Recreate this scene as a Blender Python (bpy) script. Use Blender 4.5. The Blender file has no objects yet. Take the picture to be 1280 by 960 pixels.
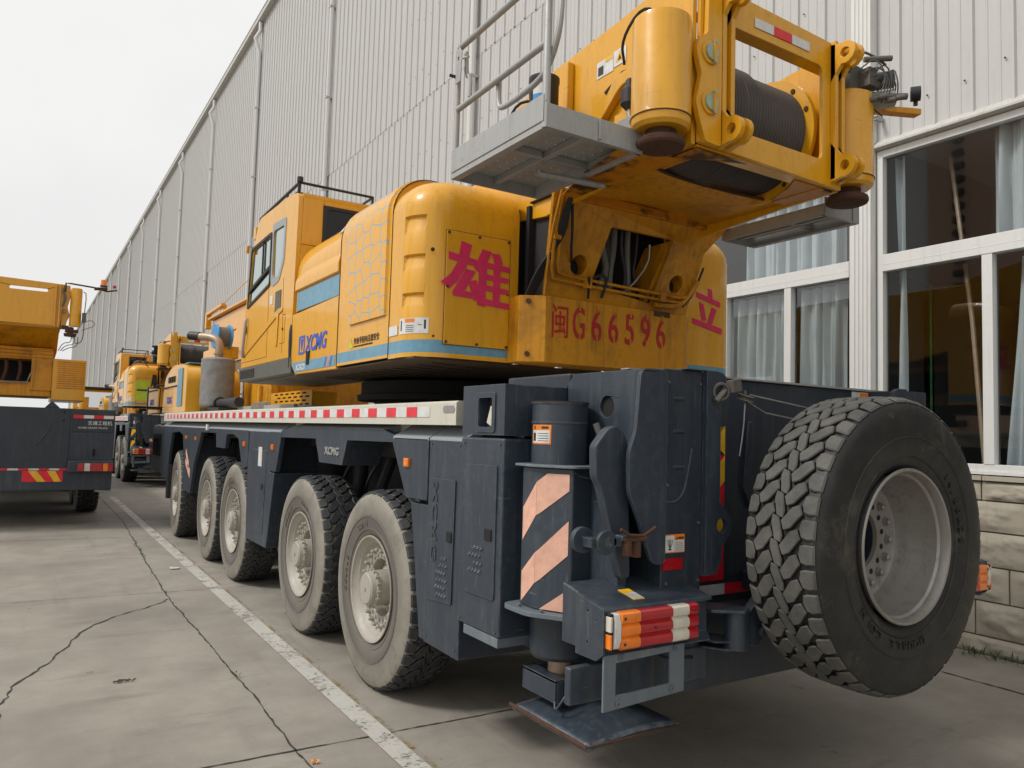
import bpy, bmesh, math, random
from mathutils import Vector, Matrix
from mathutils.geometry import tessellate_polygon
from mathutils import noise as mnoise
R = math.radians
PI = math.pi
sc = bpy.context.scene
COL = sc.collection
random.seed(7)

# ------------------------------------------------------------ camera, sky, sun, exposure
cam_d = bpy.data.cameras.new("camera")
cam = bpy.data.objects.new("camera", cam_d)
COL.objects.link(cam)
cam_d.sensor_width = 36.0
cam_d.lens = 26.95
cam_d.clip_end = 3000
yaw, pitch, roll = 0.564559843, 0.0638784721, 0.0289016144
fwd = Vector((math.sin(yaw)*math.cos(pitch), math.cos(yaw)*math.cos(pitch), math.sin(pitch)))
r0 = Vector((math.cos(yaw), -math.sin(yaw), 0))
u0 = r0.cross(fwd)
rt = r0*math.cos(roll) + u0*math.sin(roll)
up = -r0*math.sin(roll) + u0*math.cos(roll)
cam.matrix_world = Matrix(((rt.x, up.x, -fwd.x, 0), (rt.y, up.y, -fwd.y, 0), (rt.z, up.z, -fwd.z, 1.8), (0, 0, 0, 1)))
sc.camera = cam

world = bpy.data.worlds.new("World")
sc.world = world
world.use_nodes = True
wn = world.node_tree.nodes; wl = world.node_tree.links
bg = wn["Background"]
sky = wn.new("ShaderNodeTexSky"); sky.sky_type = 'NISHITA'; sky.sun_disc = False
SUN_EL, SUN_AZ = 48.0, 285.0       # azimuth clockwise from +Y
sky.sun_elevation = R(SUN_EL); sky.sun_rotation = R(SUN_AZ)
sky.air_density = 1.5; sky.dust_density = 6.0; sky.ozone_density = 1.0
hs = wn.new("ShaderNodeHueSaturation"); hs.inputs["Saturation"].default_value = 0.10
wl.new(sky.outputs[0], hs.inputs["Color"])
# thin, even overcast: a pale veil with slight cloud mottling mixed over the sky
tc = wn.new("ShaderNodeTexCoord"); nz = wn.new("ShaderNodeTexNoise")
nz.inputs["Scale"].default_value = 2.2; nz.inputs["Detail"].default_value = 5
wl.new(tc.outputs["Generated"], nz.inputs["Vector"])
rp = wn.new("ShaderNodeValToRGB")
rp.color_ramp.elements[0].position = 0.3; rp.color_ramp.elements[0].color = (8.1, 8.1, 8.05, 1)
rp.color_ramp.elements[1].position = 0.7; rp.color_ramp.elements[1].color = (9.5, 9.45, 9.35, 1)
wl.new(nz.outputs["Fac"], rp.inputs[0])
mx = wn.new("ShaderNodeMix"); mx.data_type = 'RGBA'; mx.inputs[0].default_value = 0.8
wl.new(hs.outputs[0], mx.inputs[6]); wl.new(rp.outputs[0], mx.inputs[7])
wl.new(mx.outputs[2], bg.inputs["Color"])
bg.inputs["Strength"].default_value = 0.084

sun_d = bpy.data.lights.new("sun", 'SUN'); sun_d.energy = 1.5; sun_d.angle = R(12); sun_d.color = (1, 0.97, 0.92)
sun = bpy.data.objects.new("sun", sun_d); COL.objects.link(sun)
sd = Vector((math.sin(R(SUN_AZ))*math.cos(R(SUN_EL)), math.cos(R(SUN_AZ))*math.cos(R(SUN_EL)), math.sin(R(SUN_EL))))
sun.rotation_euler = sd.to_track_quat('Z', 'Y').to_euler()
vs = sc.view_settings
vs.view_transform = 'Standard'; vs.look = 'None'; vs.gamma = 1; vs.exposure = 0.46; vs.use_curve_mapping = False

# ------------------------------------------------------------ materials
MATS = {}
def nt(name):
    m = bpy.data.materials.new(name); m.use_nodes = True
    n = m.node_tree.nodes; l = m.node_tree.links
    return m, n, l, n["Principled BSDF"]
def coords(n, l, scale=(1, 1, 1)):
    tc = n.new("ShaderNodeNewGeometry"); mp = n.new("ShaderNodeMapping")
    mp.inputs["Scale"].default_value = scale
    l.new(tc.outputs["Position"], mp.inputs["Vector"]); return mp.outputs[0]
def noise(n, l, vec, scale, detail=4, rough=.6):
    t = n.new("ShaderNodeTexNoise"); t.inputs["Scale"].default_value = scale
    t.inputs["Detail"].default_value = detail; t.inputs["Roughness"].default_value = rough
    l.new(vec, t.inputs["Vector"]); return t.outputs["Fac"]
def ramp(n, l, fac, a, b, ca=(0, 0, 0, 1), cb=(1, 1, 1, 1)):
    r = n.new("ShaderNodeValToRGB"); r.color_ramp.elements[0].position = a; r.color_ramp.elements[1].position = b
    r.color_ramp.elements[0].color = ca; r.color_ramp.elements[1].color = cb
    l.new(fac, r.inputs[0]); return r.outputs[0]
def mix(n, l, fac, c1, c2, bt='MIX'):
    m = n.new("ShaderNodeMix"); m.data_type = 'RGBA'; m.blend_type = bt
    for sock, v in ((0, fac), (6, c1), (7, c2)):
        if isinstance(v, (int, float)): m.inputs[sock].default_value = v
        elif isinstance(v, tuple): m.inputs[sock].default_value = v if len(v) == 4 else (*v, 1)
        else: l.new(v, m.inputs[sock])
    return m.outputs[2]
def mul(n, l, a, b):
    m = n.new("ShaderNodeMath"); m.operation = 'MULTIPLY'
    for i, v in ((0, a), (1, b)):
        if isinstance(v, (int, float)): m.inputs[i].default_value = v
        else: l.new(v, m.inputs[i])
    return m.outputs[0]
def bump(n, l, b, h, s=.3, d=.01):
    k = n.new("ShaderNodeBump"); k.inputs["Strength"].default_value = s; k.inputs["Distance"].default_value = d
    l.new(h, k.inputs["Height"]); l.new(k.outputs[0], b.inputs["Normal"])
def paint(name, col, rough=.4, dirt=(.12, .09, .06), amt=.35, streak=.3, fade=.15, metal=0, coat=0, spots=None, fadd=.02, dents=.002, blot=0, wear=None):
    """weathered paint: dust mottling, rain streaks down the sheet, chips"""
    m, n, l, b = nt(name)
    v = coords(n, l)
    vs_ = coords(n, l, (9, 9, .8))
    big = noise(n, l, v, 1.7, 5); fine = noise(n, l, v, 23, 6, .7)
    c = mix(n, l, mul(n, l, ramp(n, l, big, .35, .75), fade), col, tuple(min(1, x*1.22+fadd) for x in col))
    st = ramp(n, l, noise(n, l, vs_, 2.2, 5, .65), .5, .78)
    c = mix(n, l, mul(n, l, st, streak), c, dirt)
    d = ramp(n, l, fine, .52, .8)
    c = mix(n, l, mul(n, l, mul(n, l, d, ramp(n, l, big, .4, .65)), amt), c, dirt)
    sp = ramp(n, l, noise(n, l, v, 55, 3, .8), .715 if spots else .74, .76)
    c = mix(n, l, mul(n, l, sp, .6), c, spots or dirt)
    if blot: c = mix(n, l, mul(n, l, ramp(n, l, noise(n, l, v, 2.3, 6, .62), .5, .68), blot), c, dirt)
    if wear:
        c = mix(n, l, mul(n, l, ramp(n, l, noise(n, l, coords(n, l, (16, 16, 1.1)), 5, 2, .5), .70, .73), .35), c, wear)
        c = mix(n, l, mul(n, l, ramp(n, l, noise(n, l, coords(n, l, (2, 2, 28)), 2.2, 2, .5), .74, .76), .4), c, wear)
        bv = n.new("ShaderNodeBevel"); bv.samples = 4; bv.inputs["Radius"].default_value = .007
        ge = n.new("ShaderNodeNewGeometry"); dt = n.new("ShaderNodeVectorMath"); dt.operation = 'DOT_PRODUCT'
        l.new(bv.outputs[0], dt.inputs[0]); l.new(ge.outputs["True Normal"], dt.inputs[1])
        ed = ramp(n, l, dt.outputs["Value"], .90, .985, (1, 1, 1, 1), (0, 0, 0, 1))
        c = mix(n, l, mul(n, l, mul(n, l, ed, ramp(n, l, noise(n, l, v, 11, 5, .75), .38, .6)), .75), c, wear)
    l.new(c, b.inputs["Base Color"])
    b.inputs["Metallic"].default_value = metal
    rr = n.new("ShaderNodeMapRange"); rr.inputs[3].default_value = rough-.08; rr.inputs[4].default_value = rough+.22
    l.new(fine, rr.inputs[0]); l.new(rr.outputs[0], b.inputs["Roughness"])
    b.inputs["Coat Weight"].default_value = coat; b.inputs["Coat Roughness"].default_value = .07
    bump(n, l, b, noise(n, l, v, 3.1, 3, .5), .5, dents*4)
    MATS[name] = m; return m
def plain(name, col, rough=.5, metal=0, **k):
    m, n, l, b = nt(name)
    v = coords(n, l)
    f = noise(n, l, v, 14, 5, .7)
    l.new(mix(n, l, ramp(n, l, f, .35, .75), col, tuple(x*.72 for x in col)), b.inputs["Base Color"])
    b.inputs["Roughness"].default_value = rough; b.inputs["Metallic"].default_value = metal
    for kk, vv in k.items(): b.inputs[kk.replace('_', ' ')].default_value = vv
    MATS[name] = m; return m
YEL = (.69, .330, .002)
paint('yellow', YEL, .36, (.16, .065, .008), .35, .24, .12, coat=.45, dents=.002, fadd=0, wear=(.20, .09, .02))
paint('yellow_grimy', (.62, .265, .002), .42, (.09, .03, .006), .8, .6, .1, fadd=0, blot=.45, spots=(.04, .02, .01))
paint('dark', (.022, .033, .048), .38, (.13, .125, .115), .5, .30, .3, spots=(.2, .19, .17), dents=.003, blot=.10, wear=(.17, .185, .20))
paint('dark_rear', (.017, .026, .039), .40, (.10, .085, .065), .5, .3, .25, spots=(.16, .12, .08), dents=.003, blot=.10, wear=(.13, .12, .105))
paint('shoulder', (.27, .30, .33), .5, (.33, .32, .29), .5, .3, .3)
paint('black_parts', (.018, .018, .02), .6, (.06, .055, .05), .5, .3, .1)
paint('alu', (.55, .52, .44), .5, (.28, .25, .2), .4, .3, .1)
paint('galv', (.36, .36, .345), .45, (.17, .14, .10), .6, .3, .2, metal=.35)
m, n, l, b = nt('yellow_grease'); v = coords(n, l)
c = mix(n, l, ramp(n, l, noise(n, l, v, 2.6, 6, .65), .50, .58), (.55, .20, .003, 1), (.018, .013, .010, 1))
c = mix(n, l, mul(n, l, ramp(n, l, noise(n, l, v, 9, 6, .7), .5, .7), .5), c, (.16, .05, .008, 1))
l.new(c, b.inputs['Base Color']); b.inputs['Roughness'].default_value = .4; MATS['yellow_grease'] = m
paint('old_steel', (.13, .12, .105), .55, (.10, .045, .02), .8, .3, .3, metal=.4)
paint('bare_bluish', (.11, .135, .155), .5, (.30, .29, .27), .9, .2, .5)
paint('rust', (.075, .032, .016), .8, (.016, .010, .008), .9, .5, .1, spots=(.17, .065, .018), fadd=0)
paint('rimpaint', (.36, .335, .285), .42, (.15, .105, .065), .8, .3, .1, spots=(.12, .07, .04))
paint('rimsteel', (.30, .285, .26), .4, (.10, .075, .055), .9, .4, .3, metal=.5)
paint('siding', (.485, .482, .468), .55, (.36, .33, .29), .25, .28, .12, dents=.0005)
paint('white_trim', (.66, .66, .64), .4, (.35, .32, .27), .3, .25, .1)
paint('gutter', (.48, .47, .44), .5, (.15, .13, .1), .5, .4, .1)
plain('underside', (.07, .035, .012), .7)
plain('stripe_blue', (.14, .32, .44), .4)
plain('logo_blue', (.02, .09, .52), .4)
plain('magenta', (.74, .022, .115), .5)
plain('red_paint', (.50, .015, .018), .6)
plain('refl_red', (.75, .012, .03), .3)
plain('refl_white', (.70, .70, .68), .35)
plain('refl_yellow', (.85, .48, .02), .35)
plain('refl_pink', (.78, .44, .32), .45)
plain('orange_sticker', (.85, .24, .02), .4)
plain('amber', (.90, .22, .01), .18, Coat_Weight=.6)
plain('lens_red', (.42, .008, .015), .18, Coat_Weight=.6)
plain('lens_white', (.66, .62, .52), .25)
plain('steel', (.42, .41, .39), .35, .8)
plain('green_steel', (.38, .48, .36), .4, .5)
plain('rope', (.062, .050, .042), .5)
plain('hose', (.014, .014, .016), .5)
plain('hose_wrap', (.16, .16, .14), .7)
plain('wrap_grey', (.23, .23, .22), .55)
plain('text_black', (.03, .025, .02), .6)
plain('text_white', (.75, .75, .72), .6)
plain('cyan_wheel', (.04, .28, .62), .4)
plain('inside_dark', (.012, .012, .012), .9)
plain('sticker_green', (.52, .62, .03), .5)
plain('beige_pipe', (.42, .31, .22), .45, .4)
plain('olive', (.10, .10, .085), .6)

# tyre rubber with dust rings; radius is measured in the tyre's own coordinates
def tyre_mat(name, dusty):
    m, n, l, b = nt(name)
    tc = n.new("ShaderNodeTexCoord"); sp = n.new("ShaderNodeSeparateXYZ"); l.new(tc.outputs["Object"], sp.inputs[0])
    cb = n.new("ShaderNodeCombineXYZ"); l.new(sp.outputs[1], cb.inputs[1]); l.new(sp.outputs[2], cb.inputs[2])
    ln = n.new("ShaderNodeVectorMath"); ln.operation = 'LENGTH'; l.new(cb.outputs[0], ln.inputs[0])
    v = coords(n, l)
    f = noise(n, l, v, 7, 6, .7); f2 = noise(n, l, v, 30, 5, .7)
    ad = n.new("ShaderNodeMath"); ad.operation = 'MULTIPLY_ADD'; l.new(f2, ad.inputs[0]); ad.inputs[1].default_value = .035; l.new(ln.outputs["Value"], ad.inputs[2])
    cr = n.new("ShaderNodeValToRGB"); e = cr.color_ramp.elements
    if dusty:
        pts = [(.33, (.10, .09, .078)), (.44, (.135, .122, .105)), (.515, (.09, .082, .072)), (.535, (.18, .165, .14)), (.66, (.27, .25, .205)), (.686, (.21, .195, .16)), (.698, (.03, .028, .026)), (.74, (.010, .010, .010))]
    else:
        pts = [(.33, (.012, .012, .012)), (.50, (.009, .010, .010)), (.60, (.007, .008, .008)), (.665, (.012, .012, .011)), (.684, (.008, .008, .008)), (.70, (.008, .008, .008)), (.72, (.012, .012, .012))]
    e[0].position = pts[0][0]; e[0].color = (*pts[0][1], 1); e[1].position = pts[-1][0]; e[1].color = (*pts[-1][1], 1)
    for p, c in pts[1:-1]:
        k = e.new(p); k.color = (*c, 1)
    l.new(ad.outputs[0], cr.inputs[0])
    c = mix(n, l, mul(n, l, ramp(n, l, f, .45, .75), .55 if dusty else .5), cr.outputs[0], (.09, .08, .066) if dusty else (.045, .043, .037))
    if not dusty:
        c = mix(n, l, mul(n, l, ramp(n, l, noise(n, l, v, 3.6, 7, .78), .55, .68), .38), c, (.16, .14, .10))
    else:
        c = mix(n, l, mul(n, l, ramp(n, l, noise(n, l, v, 3.0, 7, .78), .5, .62), .6), c, (.14, .12, .095))
    l.new(c, b.inputs["Base Color"])
    b.inputs["Roughness"].default_value = .62 if dusty else .55
    bump(n, l, b, f2, .3, .004)
    MATS[name] = m
tyre_mat('tyre_dusty', True); tyre_mat('tyre_black', False)
m, n, l, b = nt('tread_dark'); v = coords(n, l)
l.new(mix(n, l, ramp(n, l, noise(n, l, v, 9, 5, .7), .4, .75), (.018, .021, .026, 1), (.055, .053, .048, 1)), b.inputs["Base Color"]); b.inputs["Roughness"].default_value = .6
bump(n, l, b, noise(n, l, v, 60, 4, .8), .4, .003); MATS['tread_dark'] = m
m, n, l, b = nt('tread_worn'); v = coords(n, l)
l.new(mix(n, l, ramp(n, l, noise(n, l, v, 7, 6, .75), .35, .75), (.05, .05, .046, 1), (.125, .12, .105, 1)), b.inputs["Base Color"]); b.inputs["Roughness"].default_value = .75
bump(n, l, b, noise(n, l, v, 60, 4, .8), .4, .003); MATS['tread_worn'] = m

plain('green_pipe', (.03, .30, .08), .5)
plain('groove', (.008, .008, .008), .8)
# honeycomb print on the hood side: thin blue cell lines on the yellow
m, n, l, b = nt('yellow_cells')
g = n.new("ShaderNodeNewGeometry"); sp = n.new("ShaderNodeSeparateXYZ"); l.new(g.outputs["Position"], sp.inputs[0])
ny = n.new("ShaderNodeMath"); ny.operation = 'MULTIPLY'; ny.inputs[1].default_value = .74; l.new(sp.outputs[1], ny.inputs[0])
cb = n.new("ShaderNodeCombineXYZ"); l.new(ny.outputs[0], cb.inputs[0])
zx = n.new("ShaderNodeMath"); zx.operation = 'ADD'; l.new(sp.outputs[2], zx.inputs[0]); l.new(sp.outputs[0], zx.inputs[1]); l.new(zx.outputs[0], cb.inputs[1])
vo = n.new("ShaderNodeTexVoronoi"); vo.voronoi_dimensions = '2D'; vo.feature = 'DISTANCE_TO_EDGE'; vo.inputs["Scale"].default_value = 8.2; vo.inputs["Randomness"].default_value = .72
l.new(cb.outputs[0], vo.inputs["Vector"])
l.new(mix(n, l, ramp(n, l, vo.outputs["Distance"], .028, .042), (.12, .32, .46, 1), (*YEL, 1)), b.inputs["Base Color"])
b.inputs["Roughness"].default_value = .38; b.inputs["Coat Weight"].default_value = .3
bump(n, l, b, noise(n, l, coords(n, l), 6, 3), .3, .01)
MATS['yellow_cells'] = m

# glass
m, n, l, b = nt('window_glass')
out = n["Material Output"]
tr = n.new("ShaderNodeBsdfTransparent"); tr.inputs[0].default_value = (.92, .95, .95, 1)
gl = n.new("ShaderNodeBsdfGlossy"); gl.inputs["Roughness"].default_value = .02
lw = n.new("ShaderNodeLayerWeight"); lw.inputs[0].default_value = .5
pw = n.new("ShaderNodeMath"); pw.operation = 'POWER'; pw.inputs[1].default_value = 4; l.new(lw.outputs['Facing'], pw.inputs[0])
ma = n.new("ShaderNodeMath"); ma.operation = 'MULTIPLY_ADD'; ma.inputs[1].default_value = .8; ma.inputs[2].default_value = .13; l.new(pw.outputs[0], ma.inputs[0])
ms = n.new("ShaderNodeMixShader"); l.new(ma.outputs[0], ms.inputs[0]); l.new(tr.outputs[0], ms.inputs[1]); l.new(gl.outputs[0], ms.inputs[2])
l.new(ms.outputs[0], out.inputs[0]); MATS['window_glass'] = m
m, n, l, b = nt('cab_glass')
b.inputs["Base Color"].default_value = (.42, .50, .47, 1); b.inputs["Roughness"].default_value = .03; b.inputs["Metallic"].default_value = .9; MATS['cab_glass'] = m
m, n, l, b = nt('cab_glass_dark')
b.inputs["Base Color"].default_value = (.01, .012, .015, 1); b.inputs["Roughness"].default_value = .05; MATS['cab_glass_dark'] = m
m, n, l, b = nt('mirror_glass')
b.inputs["Base Color"].default_value = (.6, .6, .6, 1); b.inputs["Roughness"].default_value = .02; b.inputs["Metallic"].default_value = 1; MATS['mirror_glass'] = m
m, n, l, b = nt('curtain')
v = coords(n, l)
l.new(mix(n, l, noise(n, l, v, 5), (.37, .42, .435, 1), (.50, .55, .57, 1)), b.inputs["Base Color"]); b.inputs["Roughness"].default_value = .9
b.inputs["Sheen Weight"].default_value = .3; MATS['curtain'] = m
# concrete yard
m, n, l, b = nt('concrete')
v = coords(n, l)
big = noise(n, l, v, .35, 6, .6); mid = noise(n, l, v, 2.2, 7, .65); fine = noise(n, l, v, 60, 6, .75); vf = noise(n, l, v, 260, 3, .8)
c = mix(n, l, ramp(n, l, mid, .3, .72), (.235, .21, .178, 1), (.34, .308, .262, 1))
c = mix(n, l, mul(n, l, ramp(n, l, big, .45, .65), .75), c, (.155, .138, .116, 1))
c = mix(n, l, mul(n, l, ramp(n, l, noise(n, l, coords(n, l, (.6, 2.5, 1)), 1.1, 7, .7), .56, .7), .55), c, (.14, .12, .095, 1))
c = mix(n, l, mul(n, l, ramp(n, l, fine, .5, .75), .35), c, (.17, .15, .125, 1))
c = mix(n, l, mul(n, l, ramp(n, l, vf, .56, .68), .5), c, (.46, .43, .38, 1))
c = mix(n, l, mul(n, l, ramp(n, l, noise(n, l, v, 130, 4, .8), .56, .7), .5), c, (.10, .09, .078, 1))
c = mix(n, l, mul(n, l, ramp(n, l, noise(n, l, coords(n, l, (3.5, .35, 1)), 1.0, 5, .6), .58, .72), .35), c, (.13, .12, .105, 1))
c = mix(n, l, mul(n, l, ramp(n, l, noise(n, l, v, 5, 3, .5), .70, .73), .5), c, (.10, .085, .07, 1))
l.new(c, b.inputs["Base Color"])
rr = n.new("ShaderNodeMapRange"); rr.inputs[3].default_value = .6; rr.inputs[4].default_value = .9; l.new(mid, rr.inputs[0]); l.new(rr.outputs[0], b.inputs["Roughness"])
bump(n, l, b, fine, .35, .006); MATS['concrete'] = m
# worn line paint
def worn(name, col, th):
    m, n, l, b = nt(name); v = coords(n, l)
    l.new(mix(n, l, noise(n, l, v, 12, 6, .7), col, tuple(x*.7 for x in col)), b.inputs["Base Color"]); b.inputs["Roughness"].default_value = .7
    a = n.new("ShaderNodeMath"); a.operation = 'ADD'; l.new(mul(n, l, noise(n, l, v, 34, 8, .8), .55), a.inputs[0]); l.new(mul(n, l, noise(n, l, v, 3.5, 6, .7), .45), a.inputs[1])
    l.new(ramp(n, l, a.outputs[0], th-.03, th+.04, (1, 1, 1, 1), (0, 0, 0, 1)), b.inputs["Alpha"]); MATS[name] = m
worn('line_white', (.54, .52, .47), .545); worn('line_yellow', (.36, .25, .08), .455)
plain('crack', (.045, .04, .032), .95)
plain('weed', (.05, .085, .02), .8)
paint('stone', (.40, .36, .29), .85, (.16, .12, .07), .6, .2, .35, dents=.006)
paint('brownwall', (.42, .27, .19), .8, (.1, .07, .05), .3, .2, .1)
m, n, l, b = nt('room_dark_grey'); b.inputs["Base Color"].default_value = (.05, .055, .055, 1); MATS['room'] = m  # even dark grey for the room walls and floors

# ------------------------------------------------------------ mesh helpers
def inset_poly(p, d):
    out = []; k = len(p)
    ar = sum(p[i][0]*p[(i+1) % k][1]-p[(i+1) % k][0]*p[i][1] for i in range(k)); s = 1 if ar > 0 else -1
    for i in range(k):
        a = Vector(p[i-1]); q = Vector(p[i]); c = Vector(p[(i+1) % k])
        e1 = (q-a).normalized(); e2 = (c-q).normalized()
        n1 = Vector((-e1.y, e1.x))*s; n2 = Vector((-e2.y, e2.x))*s
        m = (n1+n2); m = m/max(.3, m.length_squared/2) if m.length > 1e-6 else n1
        out.append(tuple(q+m*d))
    return out
class MB:
    def __init__(s): s.v = []; s.f = []; s.m = []; s.sm = []
    def add(s, vs, fs, m=0, smooth=False):
        o = len(s.v); s.v += [tuple(x) for x in vs]
        for f in fs: s.f.append([i+o for i in f]); s.m.append(m); s.sm.append(smooth)
        return s
    def box(s, x0, x1, y0, y1, z0, z1, m=0):
        v = [(x0, y0, z0), (x1, y0, z0), (x1, y1, z0), (x0, y1, z0), (x0, y0, z1), (x1, y0, z1), (x1, y1, z1), (x0, y1, z1)]
        return s.add(v, [(0, 3, 2, 1), (4, 5, 6, 7), (0, 1, 5, 4), (1, 2, 6, 5), (2, 3, 7, 6), (3, 0, 4, 7)], m)
    def _p(s, ax, a, b, c):
        return {'x': (c, a, b), 'y': (a, c, b), 'z': (a, b, c)}[ax]
    def prism(s, poly, ax, c0, c1, m=0):
        k = len(poly)
        v = [s._p(ax, a, b, c0) for a, b in poly]+[s._p(ax, a, b, c1) for a, b in poly]
        f = [tuple(range(k)), tuple(range(2*k-1, k-1, -1))]+[(i, (i+1) % k, (i+1) % k+k, i+k) for i in range(k)]
        return s.add(v, f, m)
    def plate(s, poly, holes, ax, c0, c1, m=0, fn=None):
        loops = [poly]+holes
        flat = [p for lp in loops for p in lp]; N = len(flat)
        tris = tessellate_polygon([[Vector((a, b, 0)) for a, b in lp] for lp in loops])
        f_ = fn or (lambda a, b, c: s._p(ax, a, b, c))
        v = [f_(a, b, c0) for a, b in flat]+[f_(a, b, c1) for a, b in flat]
        f = [tuple(t) for t in tris]+[tuple(i+N for i in reversed(t)) for t in tris]
        o = 0
        for lp in loops:
            k = len(lp)
            f += [(o+i, o+(i+1) % k, o+(i+1) % k+N, o+i+N) for i in range(k)]; o += k
        return s.add(v, f, m)
    def cyl(s, p0, p1, r, r2=None, n=20, m=0, caps=True):
        p0 = Vector(p0); p1 = Vector(p1); r2 = r if r2 is None else r2
        d = (p1-p0).normalized(); a = d.orthogonal().normalized(); b = d.cross(a)
        v = [p0+(a*math.cos(2*PI*i/n)+b*math.sin(2*PI*i/n))*r for i in range(n)]+[p1+(a*math.cos(2*PI*i/n)+b*math.sin(2*PI*i/n))*r2 for i in range(n)]
        f = [(i, (i+1) % n, (i+1) % n+n, i+n) for i in range(n)]
        s.add(v, f, m, True)
        if caps: s.add(v, [tuple(range(n-1, -1, -1)), tuple(range(n, 2*n))], m)
        return s
    def tube(s, pts, r, n=8, m=0, smooth=0):
        P = [Vector(p) for p in pts]
        for _ in range(smooth):
            Q = [P[0]]
            for a, b in zip(P, P[1:]): Q += [a*.75+b*.25, a*.25+b*.75]
            P = Q+[P[-1]]
        vs_ = []; prev = None
        for i, p in enumerate(P):
            d = (P[min(i+1, len(P)-1)]-P[max(i-1, 0)]).normalized()
            a = d.orthogonal().normalized() if prev is None else (prev-d*prev.dot(d)).normalized()
            prev = a; b = d.cross(a)
            vs_ += [p+(a*math.cos(2*PI*j/n)+b*math.sin(2*PI*j/n))*r for j in range(n)]
        f = [(i*n+j, i*n+(j+1) % n, (i+1)*n+(j+1) % n, (i+1)*n+j) for i in range(len(P)-1) for j in range(n)]
        s.add(vs_, f, m, True)
        k = (len(P)-1)*n
        s.add(vs_, [tuple(range(n-1, -1, -1)), tuple(range(k, k+n))], m)
        return s
    def lathe(s, prof, o, ax, n=48, m=0, closed=False):
        """prof: (h along axis, r)"""
        o = Vector(o); ax = Vector(ax).normalized(); a = ax.orthogonal().normalized(); b = ax.cross(a); K = len(prof)
        v = [o+ax*h+(a*math.cos(2*PI*i/n)+b*math.sin(2*PI*i/n))*r for i in range(n) for h, r in prof]
        f = [(i*K+j, ((i+1) % n)*K+j, ((i+1) % n)*K+(j+1) % K, i*K+(j+1) % K) for i in range(n) for j in range(K if closed else K-1)]
        return s.add(v, f, m, True)
    def obox(s, c, dx, dy, dz, hx, hy, hz, m=0):
        c = Vector(c); dx = Vector(dx).normalized(); dy = Vector(dy).normalized(); dz = Vector(dz).normalized()
        v = [c+dx*hx*a+dy*hy*b+dz*hz*e for e in (-1, 1) for a, b in ((-1, -1), (1, -1), (1, 1), (-1, 1))]
        return s.add(v, [(0, 3, 2, 1), (4, 5, 6, 7), (0, 1, 5, 4), (1, 2, 6, 5), (2, 3, 7, 6), (3, 0, 4, 7)], m)
    def text(s, body, o, xd, yd, size, m=0, depth=.003, bold=0, sx=1.0, align='LEFT', shear=0):
        cu = bpy.data.curves.new("t", 'FONT'); cu.body = body; cu.size = 1; cu.offset = bold; cu.extrude = depth/size; cu.align_x = align; cu.shear = shear
        cu.resolution_u = 3
        ob = bpy.data.objects.new("t", cu); COL.objects.link(ob)
        dg = bpy.context.evaluated_depsgraph_get(); me = bpy.data.meshes.new_from_object(ob.evaluated_get(dg))
        X = Vector(xd).normalized(); Y = Vector(yd).normalized(); Z = X.cross(Y); o = Vector(o)
        s.add([o+X*(v.co.x*size*sx)+Y*(v.co.y*size)+Z*(v.co.z*size) for v in me.vertices], [tuple(p.vertices) for p in me.polygons], m)
        bpy.data.objects.remove(ob); bpy.data.curves.remove(cu); bpy.data.meshes.remove(me)
        return s
    def xf(s, M):
        s.v = [tuple(M @ Vector(v)) for v in s.v]; return s
    def build(s, name, mats, parent=None, bevel=0, seg=2, angle=35, fix=True):
        if isinstance(mats, str): mats = [mats]
        me = bpy.data.meshes.new(name); L = WL.get(parent, Vector((0, 0, 0)))
        me.from_pydata([tuple(Vector(v)-L) for v in s.v], [], s.f)
        for mm in mats: me.materials.append(MATS[mm])
        me.polygons.foreach_set('material_index', s.m); me.polygons.foreach_set('use_smooth', [True]*len(s.f))
        if fix:
            bm = bmesh.new(); bm.from_mesh(me); bmesh.ops.recalc_face_normals(bm, faces=bm.faces); bm.to_mesh(me); bm.free()
        me.set_sharp_from_angle(angle=R(angle))
        o = bpy.data.objects.new(name, me); COL.objects.link(o)
        if parent: o.parent = parent
        WL[o] = L
        if bevel:
            b = o.modifiers.new('b', 'BEVEL'); b.width = bevel; b.segments = seg; b.limit_method = 'ANGLE'; b.angle_limit = R(40); b.harden_normals = True
        return o
WL = {}
def tag(o, label=None, cat=None, group=None, kind=None):
    if label: o['label'] = label
    if cat: o['category'] = cat
    if group: o['group'] = group
    if kind: o['kind'] = kind
    return o
def empty(name, loc, parent=None):
    o = bpy.data.objects.new(name, None); COL.objects.link(o); o.empty_display_size = .2
    L = WL.get(parent, Vector((0, 0, 0))) if parent else Vector((0, 0, 0))
    o.location = Vector(loc)-L
    if parent: o.parent = parent
    WL[o] = Vector(loc); return o
def circ(cx, cy, r, n=20, r2=None):
    return [(cx+r*math.cos(2*PI*i/n), cy+(r2 or r)*math.sin(2*PI*i/n)) for i in range(n)]
def rrect(x0, x1, y0, y1, r, n=5):
    out = []
    for cx, cy, a0 in ((x1-r, y1-r, 0), (x0+r, y1-r, 90), (x0+r, y0+r, 180), (x1-r, y0+r, 270)):
        out += [(cx+r*math.cos(R(a0+90*i/n)), cy+r*math.sin(R(a0+90*i/n))) for i in range(n+1)]
    return out
LX, LY = (0, -1, 0), (0, 0, 1)      # lettering directions on a left-hand side
RX, RY = (1, 0, 0), (0, 0, 1)       # and on a rear face
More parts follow.
